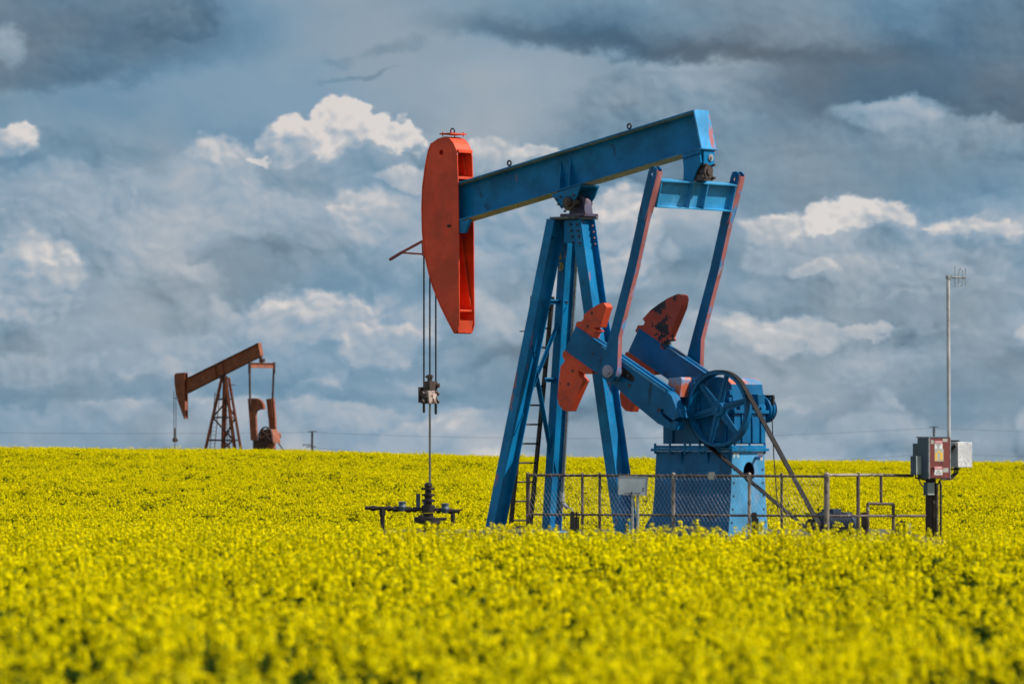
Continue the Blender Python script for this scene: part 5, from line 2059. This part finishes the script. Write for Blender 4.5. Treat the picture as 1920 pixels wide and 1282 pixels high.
    for r_ in ((1745.5, 824.5, 1750.8, 832), (1767.5, 822, 1776.5, 828), (1768.3, 877, 1778, 885)):
        sticker(*r_, M['sticker_grey'])
    mb = MB()
    y, z = Fc.LX(1748, 878, xs)
    mb.cyl((xs, y, z), (xs + 0.04, y, z), 0.018, 8)
    mb.bar((xs + 0.04, y, z - 0.07), (xs + 0.04, y, z + 0.01), 0.015, 0.02, (0, 1, 0))
    mb.build('handle', M['iron'], dr)
    # ---- small pale meter box at its left
    T3 = thing('meter_box', 'narrow pale box clipped to the dark side of the maroon cabinet', 'electrical box', loc, RZ)
    xa = 0.20
    y0, z1 = Fc.LX(1717, 854.5, xa)
    y1, z0 = Fc.LX(1727, 890, xa)
    mb = MB()
    mb.box(xa - 0.12, xa, y0, y1, z0, z1)
    mb.build('housing', M['steel_dark'], T3, bevel=0.004)
    mb = MB()
    mb.box(xa + 0.001, xa + 0.012, y0 + 0.004, y1 - 0.004, z0 + 0.005, z1 - 0.005)
    mb.build('cover', M['box_grey'], T3, bevel=0.003)
    mb = MB()
    mb.tube([(xa - 0.06, (y0 + y1) / 2, z0), (xa - 0.06, (y0 + y1) / 2, z0 - 0.05), (0.1, -0.05, z0 - 0.12), (0.02, -0.05, z0 - 0.12)], 0.014, 6)
    mb.bar((xa - 0.10, y1 - 0.01, z1 - 0.12), (xa - 0.10, yl_ + 0.03, z1 - 0.12), 0.03, 0.03)
    mb.build('bracket', M['iron'], T3)
    # ---- small grey box under the cabinet
    T4 = thing('junction_box', 'little light grey box on the post under the maroon cabinet', 'electrical box', loc, RZ)
    xa = 0.16
    y0, z1 = Fc.LX(1738.5, 904, xa)
    y1, z0 = Fc.LX(1751.5, 928, xa)
    mb = MB()
    mb.box(0.072, xa, y0, y1, z0, z1)
    mb.build('housing', M['steel_dark'], T4, bevel=0.004)
    mb = MB()
    mb.box(xa + 0.001, xa + 0.012, y0 + 0.004, y1 - 0.004, z0 + 0.005, z1 - 0.005)
    mb.build('cover', M['box_grey'], T4, bevel=0.003)
    # ---- galvanised box on the right
    T5 = thing('radio_box', 'spangled zinc box hanging beyond the antenna mast', 'electrical box', loc, RZ)
    xa = 0.35
    y0, z1 = Fc.LX(1795, 828.5, xa)
    y1, z0 = Fc.LX(1822, 876, xa)
    mb = MB()
    mb.box(xa - 0.19, xa, y0, y1, z0, z1)
    mb.build('housing', M['spangle'], T5, bevel=0.004)
    mb = MB()
    mb.box(xa + 0.001, xa + 0.014, y0 + 0.004, y1 - 0.004, z0 + 0.005, z1 - 0.005)
    mb.build('door', M['spangle'], T5, bevel=0.003)
    mb = MB()
    for z in (z1 + 0.02, z0 - 0.03):
        mb.bar((xa - 0.22, yr_ + 0.0, z), (xa - 0.22, y1 - 0.1, z), 0.04, 0.03)
        mb.bar((xa - 0.22, y0 + 0.1, z), (xa - 0.04, y0 + 0.1, z), 0.04, 0.028)
    mb.build('bracket', M['iron'], T5)
    mb = MB()
    mb.cyl(Fc.P(1778, 846, 0.35), Fc.P(1793, 833, 0.2), 0.034, 10)
    p0 = Fc.P(1784, 878, 0.45)
    for k in range(3):
        a = Vector((0.25, y0 + 0.05 + k * 0.05, z0))
        mb.tube([a, a - Vector((0, 0, 0.09)), a + Vector((-0.04, -0.12, -0.2)), a + Vector((-0.1, -0.25, -0.22)), a + Vector((-0.1, -0.32 - k * 0.03, -0.10))], 0.014, 6)
    mb.build('hose', M['iron'], T5)
    # ---- antenna mast
    T6 = thing('antenna_mast', 'tall thin grey mast with a small radio antenna on top', 'antenna', loc, RZ)
    am = Fc.P(1777.6, 520, 0.42)
    bm = Fc.P(1779.5, 900, 0.42)
    mb = MB()
    mb.tube([(bm.x, 0.42, bm.z), am], 0.034, 12)
    for dz in (0.12, 0.6):
        mb.bar((bm.x - 0.02, 0.42, bm.z + dz), (bm.x - 0.02, 0.25, bm.z + dz), 0.05, 0.04)
    ms = mb.build('mast', M['pipe_grey'], T6)
    mb = MB()
    ux = Vector((math.cos(-RZ), math.sin(-RZ), 0))      # across the view
    q = lambda px, py: am + ux * ((px - 1777.6) / 104.6) + Vector((0, 0, (520 - py) / 104.6))
    mb.cyl(q(1777.6, 523), q(1777.6, 516), 0.045, 10)
    mb.cyl(q(1774, 520), q(1811, 520.5), 0.016, 8)
    mb.bar(q(1780, 522), q(1785, 518), 0.05, 0.05)
    mb.cyl(q(1790.5, 498), q(1790.5, 540), 0.006, 6)
    mb.cyl(q(1810.5, 503), q(1810.5, 537), 0.006, 6)
    loop = []
    for i in range(25):
        a = 2 * math.pi * i / 24
        loop.append(q(1801.5 + 4.0 * math.cos(a), 519.5 - (16 * (1 if math.sin(a) > 0 else -1) * (abs(math.sin(a)) ** 0.35))))
    mb.tube(loop, 0.009, 6)
    mb.build('antenna', M['galv'], T6)


cabinets()


def bollard(px0, px1, py, D, lab):
    a, b = W(px0, py, D), W(px1, py, D)
    cx, w_ = (a.x + b.x) / 2, b.x - a.x
    mb = MB()
    mb.prism([(-w_ / 2, 0), (w_ / 2, 0), (w_ / 2, a.z - PAD_Z - 0.02), (w_ / 2 - 0.02, a.z - PAD_Z), (-w_ / 2 + 0.02, a.z - PAD_Z), (-w_ / 2, a.z - PAD_Z - 0.02)], -w_ / 2, w_ / 2)
    mb.box(w_ / 2 + 0.001, w_ / 2 + 0.03, -0.02, 0.02, 0.05, a.z - PAD_Z - 0.1)
    o = mb.build('bollard', M['iron'], None)
    o.location = (cx, D, PAD_Z)
    props(o, lab, 'bollard', 'short black posts along the fence')


bollard(1069, 1077, 958, 95.4, 'thick short black post beside a slim one, near the ladder foot')
bollard(1079, 1083, 958, 95.5, 'slim short black post touching the thick one near the ladder')
bollard(1409, 1419, 960, 93.9, 'short black post in front of the pedestal panel')
bollard(1615, 1625, 960, 94.9, 'short black post beside the stepped fence frame')


def valve_cluster():
    D = 95.6
    o = W(1692, 1004, D)
    T = thing('pipe_valve', 'small dark valve with a pale cap low beside the utility post', 'valve', (o.x, D, PAD_Z))
    A = lambda px, py: W(px, py, D) - Vector((o.x, D, PAD_Z))
    mb = MB()
    mb.tube([(-0.12, 0, 0), A(1683, 985), A(1690, 980)], 0.04, 8)
    mb.bar(A(1682, 984), A(1693, 977), 0.05, 0.06)
    mb.bar(A(1693, 977), A(1699, 997), 0.04, 0.05)
    mb.build('body', M['iron'], T)
    mb = MB()
    mb.cyl(A(1703.5, 1000), A(1703, 980), 0.045, 10)
    mb.build('cap', M['galv'], T)


valve_cluster()


# ================================================================== POWER LINE BEYOND THE RIDGE
def pole(px, py, D, arms, lab):
    t = W(px, py, D)
    zb = float(ground_z(t.x, D))
    T = thing('utility_pole', lab, 'utility pole', (t.x, D, zb), 0, 'poles of the power line beyond the ridge')
    s = D / FPX
    mb = MB()
    mb.cyl((0, 0, 0), (0, 0, t.z - zb), 4.4 * s * 0.5, 10, r2=4.2 * s * 0.5)
    mb.build('pole', M['timber'], T)
    for x0, x1, ya, th in arms:
        z = EYE + (PY0 - ya) * s - zb
        mb = MB()
        mb.bar(((x0 - px) * s, -0.18, z), ((x1 - px) * s, -0.18, z), 0.12, th * s)
        for x in (x0 + 0.7, x1 - 0.7):
            mb.cyl(((x - px) * s, -0.18, z - 2.2 * s), ((x - px) * s, -0.18, z), 0.05, 6)
        mb.build('crossarm', M['timber'], T)
    return T


DP = 720.0
pole(585.3, 808, DP, [(577.8, 593.6, 808.6, 1.6), (567.5, 585, 833.5, 1.6), (575, 592, 837, 1.6)],
     'dark wooden pole with several crossarms beside the rusty pump jack')
pole(1751, 799.5, DP, [(1743.5, 1758.5, 800.2, 1.5), (1742, 1760, 849, 1.4)],
     'dark pole with a crossarm showing above the maroon cabinet')


def wire(pts, lab):
    mb = MB()
    q = [W(a, b, DP) for a, b in pts]
    path = []
    for (a, b, c) in [(q[i], q[i + 1], None) for i in range(len(q) - 1)]:
        path.append(a)
    path.append(q[-1])
    mb.tube(path, 0.016, 4)
    o = mb.build('power_line', M['wire'], None)
    o['label'] = lab
    o['category'] = 'power line'
    o['group'] = 'wires of the power line'


def sag(x0, y0, x1, y1, s, n=26):
    return [(x0 + (x1 - x0) * i / n, y0 + (y1 - y0) * i / n + s * 4 * (i / n) * (1 - i / n)) for i in range(n + 1)]


wire(sag(-500, 800, 578.5, 810.5, 6), 'thin wire passing behind the rusty pump jack to its neighbouring pole')
wire(sag(592.8, 810.5, 1744, 802.5, 15), 'thin wire sagging between the two distant poles')
wire(sag(1758, 802.5, 2500, 806, 8), 'upper thin wire leaving the maroon cabinet pole past the mast')
wire(sag(592.8, 839, 1743, 850.5, 26), 'lower sagging wire that dips behind the ridge near the maroon cabinet')
wire(sag(1760, 849.5, 2500, 852, 8), 'lower thin wire coming out from behind the zinc box')
